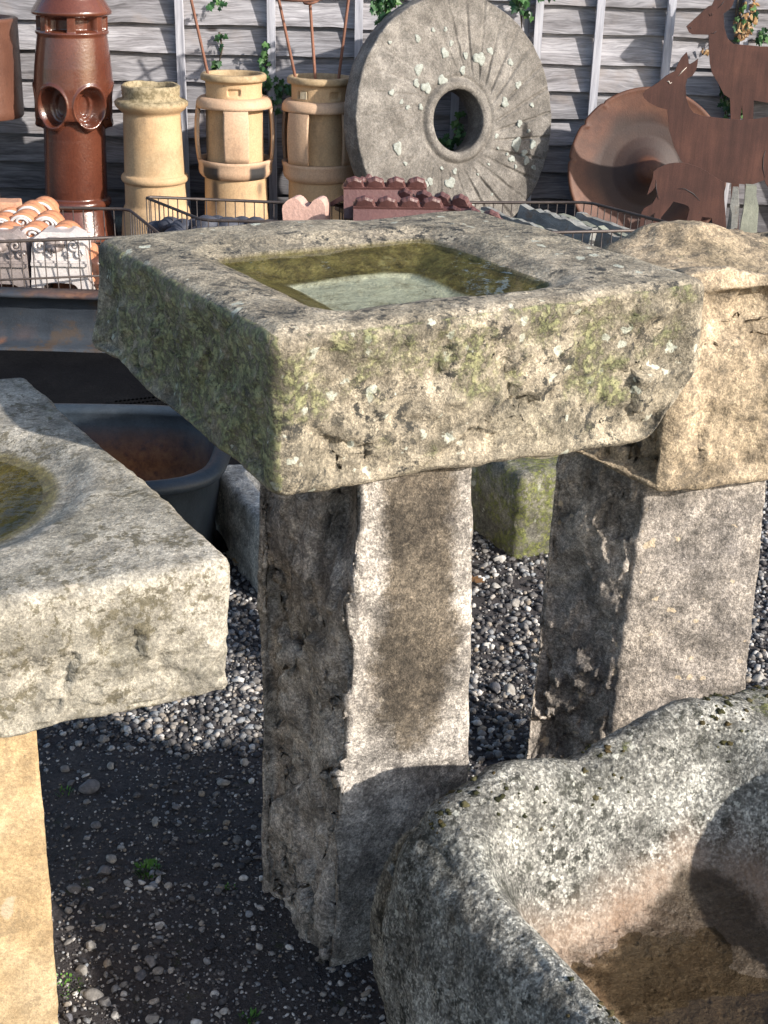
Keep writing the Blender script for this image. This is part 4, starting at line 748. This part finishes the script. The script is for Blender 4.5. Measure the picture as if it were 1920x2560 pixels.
# ------------------------------------------------------------------ wire baskets
def basket(label, BL, BR, FR, FL, z, step=.042, deep=True):
    c4 = [np.asarray(q, float) for q in (BL, BR, FR, FL)]; ctr = sum(c4)/4
    t = thing('wire_basket', label, 'wire basket', (ctr[0], ctr[1], 0), 'wire stillage baskets')
    pts = []
    for i in range(4):
        a, b = c4[i], c4[(i+1) % 4]; d = (b-a)/np.linalg.norm(b-a); pts += [a+d*.03, b-d*.03]
    rim = [np.array([p[0], p[1], z]) for p in pts]; V, F = tube(rim, .0068, 8, True); mk('rim', V, F, WIRE, t)
    base = [np.array([p[0], p[1], .03]) for p in pts]; V, F = tube(base, .006, 6, True); mk('base_rim', V, F, WIRE, t)
    mid = [np.array([p[0], p[1], z-.15]) for p in pts]; V, F = tube(mid, .0045, 6, True); mk('band', V, F, WIRE, t)
    V, F = tube([np.array([c4[0][0], c4[0][1], .03]), np.array([c4[0][0], c4[0][1], z])], .0028, 5); proto = None
    for i in range(4):
        a, b = c4[i], c4[(i+1) % 4]; n = max(3, int(np.linalg.norm((b-a)[:2])/step))
        for j in range(n):
            p = a+(b-a)*(j+.5)/n
            if proto is None: V, F = tube([np.array([p[0], p[1], .0]), np.array([p[0], p[1], z])], .0026, 5); proto = mk('wire', V, F, WIRE, t, origin=np.array([p[0], p[1], 0])); continue
            c = clone(proto, t); c.location = Vector((p[0]-t.location.x, p[1]-t.location.y, 0)); 
    n = 12
    for j in range(n):
        a = c4[0]+(c4[1]-c4[0])*(j+.5)/n; b = c4[3]+(c4[2]-c4[3])*(j+.5)/n
        V, F = tube([np.array([a[0], a[1], .03]), np.array([b[0], b[1], .03])], .003, 5); mk('floor_wire', V, F, WIRE, t)
    return c4
zb = .42
LBk = basket('rusty wire basket holding the orange and pale glazed terracotta', Pz(-190, 514, zb), Pz(322, 523, zb), Pz(404, 590, zb), Pz(-230, 612, zb), zb)
MBk = basket('dark wire basket holding cobbles and the pink double-hump tile', Pz(360, 492, zb), Pz(842, 512, zb), Pz(985, 560, zb), Pz(508, 551, zb), zb)
RBk = basket('long wire basket holding ridge tiles and upright slates', Pz(852, 507, zb), Pz(1472, 506, zb), Pz(1732, 573, zb), Pz(1020, 590, zb), zb)

# --- contents of the left basket
def arch_plate(px, py, w, h, Y, label, mat, ox, orel, tilt=.16):
    """corbel block: flat front with a low arch at its foot and carved scrolls above"""
    p0 = Py(px, py, Y); base = p0[2]; t = thing('terracotta_corbel', label, 'terracotta', (p0[0], Y, base))
    half = w/2; pts = [(-half, 0)]
    aw = half*.62; ah = h*.20
    for a in np.linspace(math.pi, 0, 15): pts.append((math.copysign(abs(math.cos(a))**.5, math.cos(a))*aw, abs(math.sin(a))**.6*ah))
    pts += [(half, 0), (half*.86, h*.78), (half*.72, h*.93), (half*.4, h), (-half*.55, h), (-half*.84, h*.9), (-half*.93, h*.75)]
    M = lambda x, z: np.array([p0[0]+x, Y+z*tilt, base+z])
    plate([M(x, z) for x, z in pts], (0, .12, 0), 'face_block', mat, t)
    V, F = box(M(0, h*.50)+np.array([0, -.006, 0]), (half*.95, 0, 0), (0, .008, 0), (0, 0, .006)); mk('moulding', V, F, mat, t, False)
    V, F = box(M(0, h*.545)+np.array([0, -.004, 0]), (half*.94, 0, 0), (0, .006, 0), (0, 0, .004)); mk('moulding', V, F, mat, t, False)
    def spiral(cx, cz, r, turns, sgn):
        pp = [M(cx+sgn*r*(1-q/1.15)*math.cos(q*turns*6.28), cz+r*(1-q/1.15)*math.sin(q*turns*6.28))+np.array([0, -.005, 0]) for q in np.linspace(0, 1, 34)]; V, F = tube(pp, .0065, 6); mk('scroll', V, F, mat, t)
    spiral(half*.50, h*.80, h*.115, 1.8, -1); spiral(half*.68, h*.66, h*.065, 1.5, 1); spiral(half*.30, h*.65, h*.05, 1.4, -1); spiral(-half*.60, h*.78, h*.13, 1.6, 1); spiral(-half*.3, h*.66, h*.06, 1.4, -1)
    for k in range(4):
        a = .5+k*1.6; V, F = lathe_pts([(.001, -.02), (.024-.004*k, -.012), (.026-.004*k, 0), (.018-.003*k, .010+.004*k), (.001, .012+.004*k)], 14); W = V.copy(); W[:, 1], W[:, 2] = -V[:, 2], V[:, 1]
        W = W*np.array([1.3, 1, 1.2])+M(-.02+.012*math.cos(a), h*.79+.012*math.sin(a))-np.array([0, .004, 0]); mk('rosette_petal', W, F, GREYG, t)
    return t
arch_plate(152, 739, .235, .245, 5.16, 'pale glazed terracotta corbel with arched foot behind the basket wires', WHITEG, 0, 0)
arch_plate(12, 742, .21, .25, 5.16, 'grey glazed terracotta corbel with scrolls beside the pale corbel', GREYG, 0, 0)
# rows of half-round orange caps behind them
caps = [(20, 585, 5.32), (88, 583, 5.33), (165, 582, 5.34), (10, 560, 5.47), (62, 553, 5.48), (122, 556, 5.49), (35, 540, 5.6), (80, 530, 5.6), (108, 520, 5.68)]
for k, (x, y, Yc) in enumerate(caps):
    p = Py(x, y, Yc); r = .062; zc = p[2]-r*.3
    t = thing('terracotta_finial', ['orange half-round terracotta finial in the front row behind the corbels', 'orange half-round terracotta finial in the middle row behind the corbels', 'orange half-round terracotta finial in the back row behind the corbels'][k//3], 'terracotta', (p[0], Yc, .03), 'stacked orange terracotta finials')
    rows = []
    for q, (dy, rr) in enumerate(((-.055, r*.9), (-.05, r), (-.02, r*1.0), (-.012, r*.9), (.0, r*.9), (.008, r*1.0), (.045, r), (.05, r*.9))):
        rows.append([(p[0]+rr*math.cos(a), Yc+dy, zc+rr*math.sin(a)) for a in np.linspace(0, math.pi, 15)])
    n = 15; V = np.array([v for r_ in rows for v in r_]); lowL = V.copy(); F = [(i*n+j, i*n+j+1, (i+1)*n+j+1, (i+1)*n+j) for i in range(7) for j in range(n-1)]+[tuple(range(n))[::-1], tuple(7*n+j for j in range(n))]
    mk('cap', V, F, ORANGE, t)
    V, F = box((p[0], Yc, (zc+.03)/2), (r*.95, 0, 0), (0, .05, 0), (0, 0, (zc-.03)/2)); mk('foot', V, F, GREYG if k % 2 else ORANGE, t, False)
    pp = [(p[0]+.034*(1-q*.8)*math.cos(q*9+k), Yc-.058, zc+.026+.024*(1-q*.8)*math.sin(q*9+k)) for q in np.linspace(0, 1, 22)]; V, F = tube(pp, .006, 6); mk('scroll', V, F, WHITEG, t)
    pp = [(p[0]+.05*math.cos(a), Yc-.056, zc+.05*math.sin(a)) for a in np.linspace(.2, 2.9, 14)]; V, F = tube(pp, .007, 6); mk('moulding', V, F, WHITEG, t)
for k, (x, y, w, m, lab) in enumerate(((5, 520, .1, BRICKM, 'red brick lying on top of a grey brick in the basket'), (20, 545, .12, BRICKY, 'grey yellow brick under the red brick in the basket'))):
    p = Py(x, y, 5.62); V, Q, U = block([p+np.array(q) for q in ((-w, -.06, -.033), (w, -.04, -.033), (w-.03, .06, -.033), (-w-.03, .05, -.033))], [p+np.array(q) for q in ((-w, -.06, .033), (w, -.04, .033), (w-.03, .06, .033), (-w-.03, .05, .033))], (14, 10, 6), .006)
    V = rough_up(V, Q, 1., 400+k, ((20, .004), (60, .002))); tag(mk('brick', V, Q, m), lab, 'brick')
for k, (x, y, m, lab) in enumerate(((208, 640, ORANGE, 'broken orange terracotta moulding beside the pale corbel'), (214, 690, BRICKM, 'reddish terracotta fragment low beside the pale corbel'), (236, 660, GLAZE2, 'brown glazed fragment at the basket side'))):
    p = Py(x, y, 5.3); V, Q, U = block([p+np.array(q) for q in ((-.05, -.06, -.1), (.05, -.05, -.1), (.05, .06, -.1), (-.05, .06, -.1))], [p+np.array(q) for q in ((-.05, -.05, .035), (.04, -.06, .03), (.05, .05, .04), (-.04, .05, .03))], (14, 14, 16), .02)
    V = rough_up(V, Q, 1., 410+k, ((12, .022), (40, .006))); tag(mk('terracotta_fragment', V, Q, m), lab, 'terracotta')
# --- middle basket
poly = [(708, 575), (707, 545), (705, 523), (707, 513), (713, 506), (720, 500), (727, 496), (736, 495), (744, 499), (750, 505), (755, 512), (762, 517), (770, 517), (776, 511), (781, 503), (788, 498), (796, 497), (803, 500), (808, 507), (812, 516), (813, 530), (813, 575)]
P = [Py(x, y, 5.74) for x, y in poly]
plate(P, (.02, .075, .0), 'hump_tile', PINK, None, origin=np.array([P[0][0]+.1, 5.76, min(p[2] for p in P)])); tag(bpy.data.objects['hump_tile'], 'pink terracotta tile with two rounded humps in the wire basket', 'tile')
V0, F0 = ico(3)
cobs = [(425, 545, 5.8, .05), (458, 553, 5.72, .05), (490, 547, 5.78, .045), (515, 545, 5.70, .055), (545, 540, 5.75, .045), (572, 548, 5.72, .055), (606, 545, 5.75, .05), (640, 547, 5.72, .05), (672, 552, 5.74, .05), (395, 555, 5.85, .05), (440, 570, 5.68, .05), (500, 568, 5.64, .05), (560, 568, 5.66, .05)]
for k, (x, y, Yc, r) in enumerate(cobs):
    p = Py(x, y+16, Yc); W = V0*np.array([1.15, 1., .8])*r*.88; W = W*(1+.18*fbm(V0*1.3+k*7, 3, k))[:, None]+p; tag(mk('cobble', W, F0, COBBLE), 'blue-black rounded cobble heaped in the middle wire basket', 'cobble', 'dark cobbles in the wire basket')
# --- crested ridge tiles
def ridge_tile(px, py, Y, L_, yaw, roll, label, nl=4):
    p = Py(px, py, Y); t = thing('ridge_tile', label, 'ridge tile', tuple(p), 'crested ridge tiles'); cy_, sy_ = math.cos(yaw), math.sin(yaw); ex = np.array([cy_, sy_, .0]); ey0 = np.array([-sy_, cy_, 0]); ez0 = np.array([0, 0, 1.]); ey = ey0*math.cos(roll)+ez0*math.sin(roll); ez = -ey0*math.sin(roll)+ez0*math.cos(roll)
    T = lambda x, y, z: p+ex*x+ey*y+ez*z
    for sgn, nm in ((-1, 'wing'), (1, 'wing')):
        prof = [(0, .012), (sgn*.015, .012), (sgn*.105, -.075), (sgn*.098, -.088), (0, -.008)]; V = np.array([T(sx*L_/2, y, z) for sx in (-1, 1) for y, z in prof]); F = [(i, (i+1) % 5, 5+(i+1) % 5, 5+i) for i in range(5)]+[(4, 3, 2, 1, 0), (5, 6, 7, 8, 9)]
        if sgn < 0: F = [f[::-1] for f in F]
        mk(nm, V, F, RIDGE, t, False)
    V, F = box(T(0, 0, .014), ex*L_/2, ey*.017, ez*.007); cr = mk('crest', V, F, RIDGE, t, False)
    for i in range(nl):
        cx = (-.5+(i+.5)/nl)*L_; V, F = [], []
        # fan-shaped lobe with ribs
        m = 17; hw = L_/nl*.5; hh = .046
        for layer, (dy, sc) in enumerate(((-.014, .82), (-.006, 1.), (.006, 1.), (.014, .82))):
            V.append(T(cx, dy*1.2, .016)); 
            for j in range(m): a = math.pi*j/(m-1); rib = 1+.05*math.cos(j*math.pi/2); V.append(T(cx-math.cos(a)*hw*sc*rib, dy, .018+math.sin(a)*hh*sc*rib))
        s_ = m+1
        for layer in range(3):
            for j in range(m-1): F.append((layer*s_+1+j, layer*s_+2+j, (layer+1)*s_+2+j, (layer+1)*s_+1+j))
        for j in range(m-1): F += [(0, 2+j, 1+j), (3*s_, 3*s_+1+j, 3*s_+2+j)]
        mk('crest_lobe', np.array(V), F, RIDGE, cr, False)
ridge_tile(962, 472, 5.80, .36, .10, .55, 'purple-brown crested ridge tile on top of the pile')
ridge_tile(1085, 512, 5.74, .34, -.42, .35, 'purple-brown crested ridge tile sloping down the right of the pile', 4)
ridge_tile(995, 522, 5.64, .38, .05, .5, 'purple-brown crested ridge tile under the topmost one')
ridge_tile(1185, 552, 5.66, .26, -.5, .4, 'purple-brown crested ridge tile lowest at the right of the pile', 3)
ridge_tile(900, 478, 5.9, .22, 1.2, .2, 'dark crested ridge tile lying crossways behind the pile', 3)
ridge_tile(1010, 560, 5.80, .4, .0, .0, 'purple-brown crested ridge tile buried at the foot of the pile', 4)
for k, (x0, y0, x1, y1) in enumerate(((846, 512, 985, 560), (842, 520, 960, 572))):
    V, F = tube([Py(x0, y0, 5.98), Py(x1, y1, 5.60)], .012, 8); tag(mk('iron_bar', V, F, DARKIR), 'thin black iron bar lying along the basket end under the ridge tiles', 'iron bar', 'iron bars in the basket')
# --- slates on edge in the long basket
sd = RBk[2]-RBk[1]; sd = sd/np.linalg.norm(sd)
for k in range(9):
    f = .30+.075*k; back = RBk[0]+(RBk[1]-RBk[0])*f; L_ = .52+random.uniform(-.05, .05); back = back+sd*(.06+random.uniform(0, .05)); h = .415+random.uniform(-.03, .03)-.004*k; lean = np.array([.10, .03, 0]); th = .010+.008*random.random()
    n = 14; topp = []; nr = np.cross(sd, [0, 0, 1.])
    for j in range(n+1): q = back+sd*L_*j/n; topp.append(np.array([q[0], q[1], h-.02*j/n+random.uniform(-.009, .009)])+lean)
    b0 = np.array([*(back+sd*.01)[:2], .035]); b1 = np.array([*(back+sd*(L_-.01))[:2], .035]); fr = [topp[-1]*(1-q)+b1*q+sd*random.uniform(-.018, .018) for q in (.2, .4, .6, .8)]
    o = plate([b0]+topp+fr+[b1], tuple(nr*th*2), 'slate', SLATE if k % 3 else SLATEG, None, origin=np.array([*((b0+b1)/2)[:2], .035])); tag(o, ['first', 'second', 'third', 'fourth', 'fifth', 'sixth', 'seventh', 'eighth', 'ninth'][k]+' upright slate counted from the ridge tiles in the long basket', 'slate', 'slates stood on edge')

# ------------------------------------------------------------------ steel channel, rubber sheet, cast iron tub
t = thing('steel_channel', 'grey-blue rusting steel channel lying in front of the left basket', 'steel channel', (-1.5, 4.98, 0))
prof = [(4.955, .0), (4.94, .0), (4.93, .006), (4.93, .028), (4.945, .034), (4.985, .040), (5.002, .06), (5.006, .12), (5.002, .185), (4.99, .212), (4.955, .226), (4.935, .232), (4.935, .246), (4.95, .250), (5.02, .250), (5.02, .0)]
xs = np.linspace(-2.5, -.75, 60); V = np.array([(x, y+.003*math.sin(x*3), z) for x in xs for y, z in prof]); V += .0025*np.stack([fbm(V*14, 3, k) for k in (1, 2, 3)], 1); n = len(prof)
F = [(i*n+j, i*n+(j+1) % n, (i+1)*n+(j+1) % n, (i+1)*n+j) for i in range(59) for j in range(n)]+[tuple(range(n)), tuple(59*n+j for j in range(n))[::-1]]; V[:, 2] -= V[:, 2].min()
rz = V[:, 2]; nzv = fbm(V*12, 4, 9); mk('channel_body', V, F, BEAM, t, attrs=dict(rust=np.clip(sm(.235, .27, rz+.03*nzv)*.5+sm(.25, .45, nzv)*sm(.11, .06, rz)*.55, 0, 1)))
t = thing('rubber_sheet', 'black rubber sheet spread on the ground before the steel channel', 'rubber sheet', (-1.2, 4.2, 0))
xs = np.linspace(-2.4, -.35, 50); ys = np.linspace(3.2, 4.92, 50); X, Y = np.meshgrid(xs, ys, indexing='ij'); V = np.stack([X.ravel(), Y.ravel(), 0*X.ravel()], 1); V[:, 2] = .028+.006*fbm(V*3, 3, 8); i = np.arange(49)[:, None]; j = np.arange(49)[None]
F = np.stack([i*50+j, (i+1)*50+j, (i+1)*50+j+1, i*50+j+1], 2).reshape(-1, 4); mk('sheet', V, F, RUBBER, t)
s0, s1 = Pz(275, 1024, .03), Pz(420, 1008, .03)
for k in range(14):
    for r_ in (0, 1):
        p = s0+(s1-s0)*(k+.5)/14+np.array([0, .04*r_, 0]); V, F = box((p[0], p[1], .036), (.011, 0, 0), (0, .012, 0), (0, 0, .008)); mk('stud', V, F, RUBBER, t, False)
def tub():
    cxy = np.array([-.93, 3.14]); hx, hy, r = .50, .265, .20; t = thing('iron_tub', 'blue-black cast iron tub with rolled rim and rusty bottom', 'tub', (*cxy, 0))
    def loop(off, n=96):
        P = []
        for a in np.linspace(0, 2*np.pi, n, endpoint=False):
            c_, s_ = math.cos(a), math.sin(a); ax, ay = hx+off, hy+off; rr = max(r+off, .03); k = 1e9
            # superellipse outline
            e = 4.5; k = (abs(c_/ax)**e+abs(s_/ay)**e)**(-1/e); P.append((cxy[0]+c_*k, cxy[1]+s_*k+.04*(c_*k)))
        return np.array(P)
    n = 96; lay = [(-.07, .0), (-.05, .0), (-.035, .015), (-.012, .20), (-.004, .318), (.0, .322)]+[(.012+.024*math.cos(a), .338+.020*math.sin(a)) for a in np.linspace(-2.0, 3.6, 14)]+[(-.018, .31), (-.028, .2), (-.05, .09), (-.09, .065), (-.16, .06)]
    V = np.concatenate([np.column_stack([loop(o_), np.full(n, z)]) for o_, z in lay]); m = len(lay); i = np.arange(m-1)[:, None]; j = np.arange(n)[None]; j2 = (j+1) % n
    F = [tuple(f) for f in np.stack([i*n+j, i*n+j2, (i+1)*n+j2, (i+1)*n+j], 2).reshape(-1, 4)]+[tuple((m-1)*n+k for k in range(n)), tuple(range(n))[::-1]]
    idx = np.repeat(np.arange(m), n); inner = idx >= m-5; ru = np.where(inner, sm(.27, .17, V[:, 2]+.03*fbm(V*9, 3, 4)), 0)
    mk('tub_body', V, F, IRON, t, attrs=dict(rust=ru))
tub()

# ------------------------------------------------------------------ ivy
def leaf_mesh(name, mat, pts, fold=.25):
    V = [(0, 0, 0)]+[(x, y, -abs(x)*fold+.08*y*y) for x, y in pts]; n = len(pts); F = [(0, 1+i, 1+(i+1) % n) for i in range(n)]
    me = bpy.data.meshes.new(name); me.from_pydata(V, [], F); me.materials.append(mat); me.update(); return me
ivy_pts = [(0, -.45), (-.28, -.62), (-.55, -.4), (-.42, -.12), (-.72, .12), (-.34, .22), (0, .85), (.34, .22), (.72, .12), (.42, -.12), (.55, -.4), (.28, -.62)]
IVM = leaf_mesh('ivy_leaf', IVY, ivy_pts); DVM = leaf_mesh('dry_leaf', DEAD, [(0, -.6), (-.35, -.3), (-.45, .1), (-.2, .5), (0, .8), (.25, .5), (.4, .0), (.3, -.35)], .5)
rl = random.Random(11)
def ivy(label, spots, Y, size, stems, dead=0.):
    p0 = Py(*stems[0][-1], Y); t = thing('ivy_plant', label, 'ivy', (p0[0], Y, p0[2]))
    for st in stems:
        V, F = tube([Py(x, y, Y+.012) for x, y in st], [.006]*(len(st)-1)+[.003], 6); mk('stem', V, F, STEM, t)
    for (x, y, rx, ry, n) in spots:
        for k in range(n):
            a = rl.uniform(0, 6.28); q = math.sqrt(rl.random()); p = Py(x+rx*q*math.cos(a), y+ry*q*math.sin(a), Y); o = bpy.data.objects.new('leaf', DVM if rl.random() < dead else IVM); COL.objects.link(o); o.parent = t
            o.location = Vector((p[0]-t.location.x, -rl.uniform(.0, .075), p[2]-t.location.z)); s_ = size*rl.uniform(.65, 1.25)
            o.scale = (s_, s_, s_); o.rotation_euler = (rad(90)+rl.uniform(-.7, .5), rl.uniform(-.6, .6), rl.uniform(-.7, .7)); o.rotation_euler.rotate_axis('Z', math.pi+rl.uniform(-.9, .9))
YI = YF-.055
ivy('small ivy sprig at the top of the fence above the sooty pot', [(545, 10, 22, 14, 9)], YI, .028, [[(560, -20), (550, 10)]])
ivy('few ivy leaves hanging on the boards above the sooty pot', [(553, 103, 16, 22, 7), (545, 160, 14, 10, 6)], YI, .027, [[(548, 80), (556, 120), (546, 165)]])
ivy('ivy trailing down the batten between the two slotted chimney pots', [(664, 150, 11, 45, 22), (676, 215, 20, 35, 24), (712, 222, 20, 22, 18), (690, 260, 20, 20, 12)], YI, .027, [[(672, 110), (664, 170), (676, 230), (705, 240)], [(676, 235), (690, 290)]])
ivy('thick ivy clump spilling over the left top of the millstone', [(965, 20, 38, 34, 60), (955, 55, 22, 22, 20), (975, -20, 45, 25, 30)], 7.12, .03, [[(960, -60), (970, 10), (958, 68)], [(985, -40), (990, 20)]])
ivy('ivy strand hanging from the fence top right of the millstone', [(1305, 10, 26, 22, 22), (1320, 40, 10, 12, 6), (1340, -8, 40, 8, 12)], YI-.03, .03, [[(1305, -30), (1302, 30), (1305, 78)]])
ivy('ivy growing behind the hole of the millstone', [(1130, 345, 32, 40, 34), (1150, 300, 16, 20, 8)], 7.33, .027, [[(1120, 400), (1135, 345), (1150, 290)]])
ivy('half-dead ivy tangle with brown leaves beside the upright deer', [(1868, 50, 22, 45, 46), (1850, 75, 22, 30, 26), (1880, 20, 12, 30, 14)], YI, .026, [[(1855, -20), (1848, 40), (1862, 100)], [(1850, -20), (1842, 20), (1838, 60)]], .72)
ivy('green ivy sprig on the boards above the upright deer back', [(1900, 92, 16, 20, 16)], YI, .026, [[(1912, 70), (1895, 108)]])
ivy('ivy sprig between the dish rim and the upright deer leg', [(1812, 255, 14, 36, 24), (1853, 285, 6, 8, 3)], 7.40, .027, [[(1800, 215), (1812, 260), (1815, 300)], [(1815, 290), (1852, 295)]])
ivy('dry brown leaf cluster caught on the boards beside the upright deer neck', [(1757, 128, 8, 7, 7)], YI, .022, [[(1757, 120), (1757, 138)]], 1.)

# ------------------------------------------------------------------ loose pebbles, leaf, weeds
big = [(225, 1970, 26), (258, 1850, 14), (165, 1925, 14), (560, 1950, 17), (278, 1912, 14), (565, 1798, 14), (240, 2060, 13), (278, 2142, 15), (388, 2052, 16), (258, 2175, 20), (185, 2218, 17), (252, 2315, 16), (398, 2305, 12), (228, 2362, 15), (375, 2398, 20), (232, 2482, 24), (350, 2432, 18), (395, 2420, 14), (205, 2420, 17), (320, 2200, 12), (395, 2178, 14), (265, 2500, 15), (380, 2550, 18), (560, 2520, 12), (545, 2530, 10), (285, 2540, 14), (170, 2545, 14), (440, 2015, 11), (610, 1900, 13), (170, 2270, 13), (1240, 1725, 22), (1275, 1728, 20), (1235, 1655, 14), (1310, 1420, 16), (1250, 1395, 18), (1290, 1500, 16), (1215, 1610, 14), (1310, 1560, 14), (1240, 1460, 14), (1900, 1700, 18), (1885, 1560, 14), (480, 1760, 12), (600, 1640, 12)]
for k, (x, y, r) in enumerate(big):
    p = Pz(x, y, .006); m = np.linalg.norm(p-np.array([0, 0, CAM_H]))/FPX; p[2] = ground_z(p[None])[0]; s_ = r*m*.95; rg = np.random.default_rng(100+k)
    W = angular(V0*(1+.2*fbm(V0*.9+k*5.1, 2, k))[:, None], rg, 7, .5, .9)*np.array([rg.uniform(.95, 1.2), rg.uniform(.7, 1.), rg.uniform(.55, .8)])*s_; a = rg.uniform(0, 6.28); W = W@np.array([[math.cos(a), math.sin(a), 0], [-math.sin(a), math.cos(a), 0], [0, 0, 1]])
    W = W+p+np.array([0, 0, -W[:, 2].min()-.25*s_]); tag(mk('pebble', W, F0, PEBBLE), ('larger loose pebble on the dark ground beside the tan pillar' if x < 320 else 'larger loose pebble on the dark ground beside the rough pillar') if x < 700 else ('larger pale pebble on the gravel between the rough and tooled pillars' if x < 1500 else 'larger pale pebble on the gravel beyond the tooled pillar'), 'pebble', 'larger pebbles on the gravel')
def oak_leaf(x, y, label, s_):
    p = Pz(x, y, .02); pts = [(0, -1.), (-.22, -.6), (-.5, -.5), (-.28, -.2), (-.62, .1), (-.3, .3), (-.42, .7), (0, 1.), (.42, .7), (.3, .3), (.62, .1), (.28, -.2), (.5, -.5), (.22, -.6)]
    V = np.array([(0, 0, .22)]+[(a*s_/s_, b, .28*abs(a)+.25*b*b) for a, b in pts])*s_; V = np.concatenate([V, V-np.array([0, 0, .0012])]); n = len(pts); F = [(0, 1+i, 1+(i+1) % n) for i in range(n)]+[(n+1, n+2+(i+1) % n, n+2+i) for i in range(n)]
    a = .9; V = V@np.array([[math.cos(a), math.sin(a), 0], [-math.sin(a), math.cos(a), 0], [0, 0, 1]]); tag(mk('fallen_leaf', V+p, F, DEAD), label, 'leaf')
oak_leaf(1186, 1452, 'dry brown oak leaf on the pale gravel beside the rough pillar', .034); oak_leaf(595, 1405, 'small brown leaf on the gravel beside the pale sink', .02)
def weed(x, y, n, h, label, spread=.03):
    p = Pz(x, y, 0.); p[2] = ground_z(p[None])[0]; Vs, Fs, k0 = [], [], 0
    for k in range(n):
        a = rl.uniform(0, 6.28); q = spread*math.sqrt(rl.random()); b = p+np.array([q*math.cos(a), q*math.sin(a), 0]); hh = h*rl.uniform(.5, 1.2); w = .0011; d = np.array([math.cos(a), math.sin(a), 0]); pe = np.array([-d[1], d[0], 0]); l = rl.uniform(.2, .9)
        Vs += [b-pe*w, b+pe*w, b+d*hh*l*.4+np.array([0, 0, hh*.6])+pe*w*1.6, b+d*hh*l*.4+np.array([0, 0, hh*.6])-pe*w*1.6, b+d*hh*l+np.array([0, 0, hh])]; Fs += [(k0, k0+1, k0+2, k0+3), (k0+3, k0+2, k0+4)]; k0 += 5
    t = thing('weed', label, 'weed', tuple(p)); tag(mk('blades', np.array(Vs), Fs, GRASSM, t, False), kind='stuff')
weed(368, 2175, 130, .009, 'bright green weed tuft growing through the gravel', .024); weed(575, 2215, 14, .008, 'tiny green seedling in the gravel near the pillar foot', .01); weed(625, 2545, 40, .008, 'small green weed at the foot of the granite trough', .015); weed(160, 2465, 60, .006, 'low mossy weed patch beside the tan pillar', .03); weed(160, 1985, 16, .01, 'sparse green weed beside the upper tan pillar edge', .015)

# ------------------------------------------------------------------ trees beyond the fence (mirrored in the water basins)
def tree(x, y, h, label, seed, cw):
    rg = np.random.default_rng(seed); t = thing('tree', label, 'tree', (x, y, 0), 'trees beyond the fence')
    pts = [(x+.1*math.sin(k), y+.1*math.cos(k*2), h*.75*k/5) for k in range(6)]; V, F = tube(pts, [.2, .17, .14, .11, .08, .04], 10); mk('trunk', V, F, STEM, t)
    n = 5200; d = rg.standard_normal((n, 3)); d /= np.linalg.norm(d, axis=1)[:, None]; r = rg.random(n)**.4; C = np.array([x, y, h*.56])+d*r[:, None]*np.array([cw, cw, h*.46]); nz = fbm(C*.9, 3, seed); C = C[nz > -.18]; n = len(C)
    A = rg.standard_normal((n, 3)); A /= np.linalg.norm(A, axis=1)[:, None]; B = np.cross(A, rg.standard_normal((n, 3))); B /= np.linalg.norm(B, axis=1)[:, None]; s_ = rg.uniform(.10, .2, n)[:, None]
    V = np.stack([C-A*s_, C+B*s_*.5, C+A*s_, C-B*s_*.5], 1).reshape(-1, 3); F = np.arange(4*n).reshape(-1, 4); mk('crown', V, F, IVYT, t, False)
IVYT = leaf_mat('tree_leaf', (.03, .05, .02), (.04, .06, .022), (.05, .065, .025))
for k, (x, y, h, cw) in enumerate(((-4.2, 11.5, 5.6, 1.9), (-1.6, 12.2, 6.4, 2.0), (1.2, 11.6, 5.9, 1.9), (3.9, 12.0, 6.2, 2.0), (6.6, 11.5, 5.8, 2.0), (-6.9, 12.0, 6., 2.))):
    tree(x, y, h, 'dark leafy tree standing beyond the fence, seen only in the water', 500+k, cw)

# ------------------------------------------------------------------ moss cushions on the granite rim
def moss_tufts(obj, thing_, n, sel, seed, smin, smax, mat):
    me = obj.data; V = np.empty(len(me.vertices)*3, np.float32); me.vertices.foreach_get('co', V); V = V.reshape(-1, 3)+np.array(obj.location)+np.array(thing_.location)
    idx = np.where(sel(V))[0]; rg = np.random.default_rng(seed); den = fbm(V[idx]*9, 3, seed); w = np.clip(den+.1, .0, None)**2+1e-6; ch = rg.choice(idx, n, p=w/w.sum()); Vi, Fi = ico(2); Vs, Fs = [], []
    for k, c in enumerate(ch):
        s_ = smin+(smax-smin)*rg.random()**2; W = Vi*(1+.35*rg.standard_normal((len(Vi), 1)).clip(-1.5, 1.5))*np.array([1, 1, .55])*s_+V[c]; Vs.append(W); Fs.append(Fi+k*len(Vi))
    tag(mk('moss', np.concatenate(Vs), np.concatenate(Fs), mat, thing_), kind='stuff')
bm_ = NB('moss_cushion'); MOSSM = bm_.done(bm_.ramp(bm_.n('ShaderNodeNewGeometry').outputs['Random Per Island'], [(0., (.03, .032, .018)), (.4, (.055, .055, .025)), (.7, (.085, .062, .03)), (1., (.12, .115, .06))]), .95, bm_.bump(bm_.noise(400, 4, .7), .8, .004), 0., .1)
tb_o = [o for o in trough.children if o.name.startswith('trough_body')][0]
moss_tufts(tb_o, trough, 620, lambda V: (V[:, 2] > .385), 3, .0013, .0062, MOSSM)
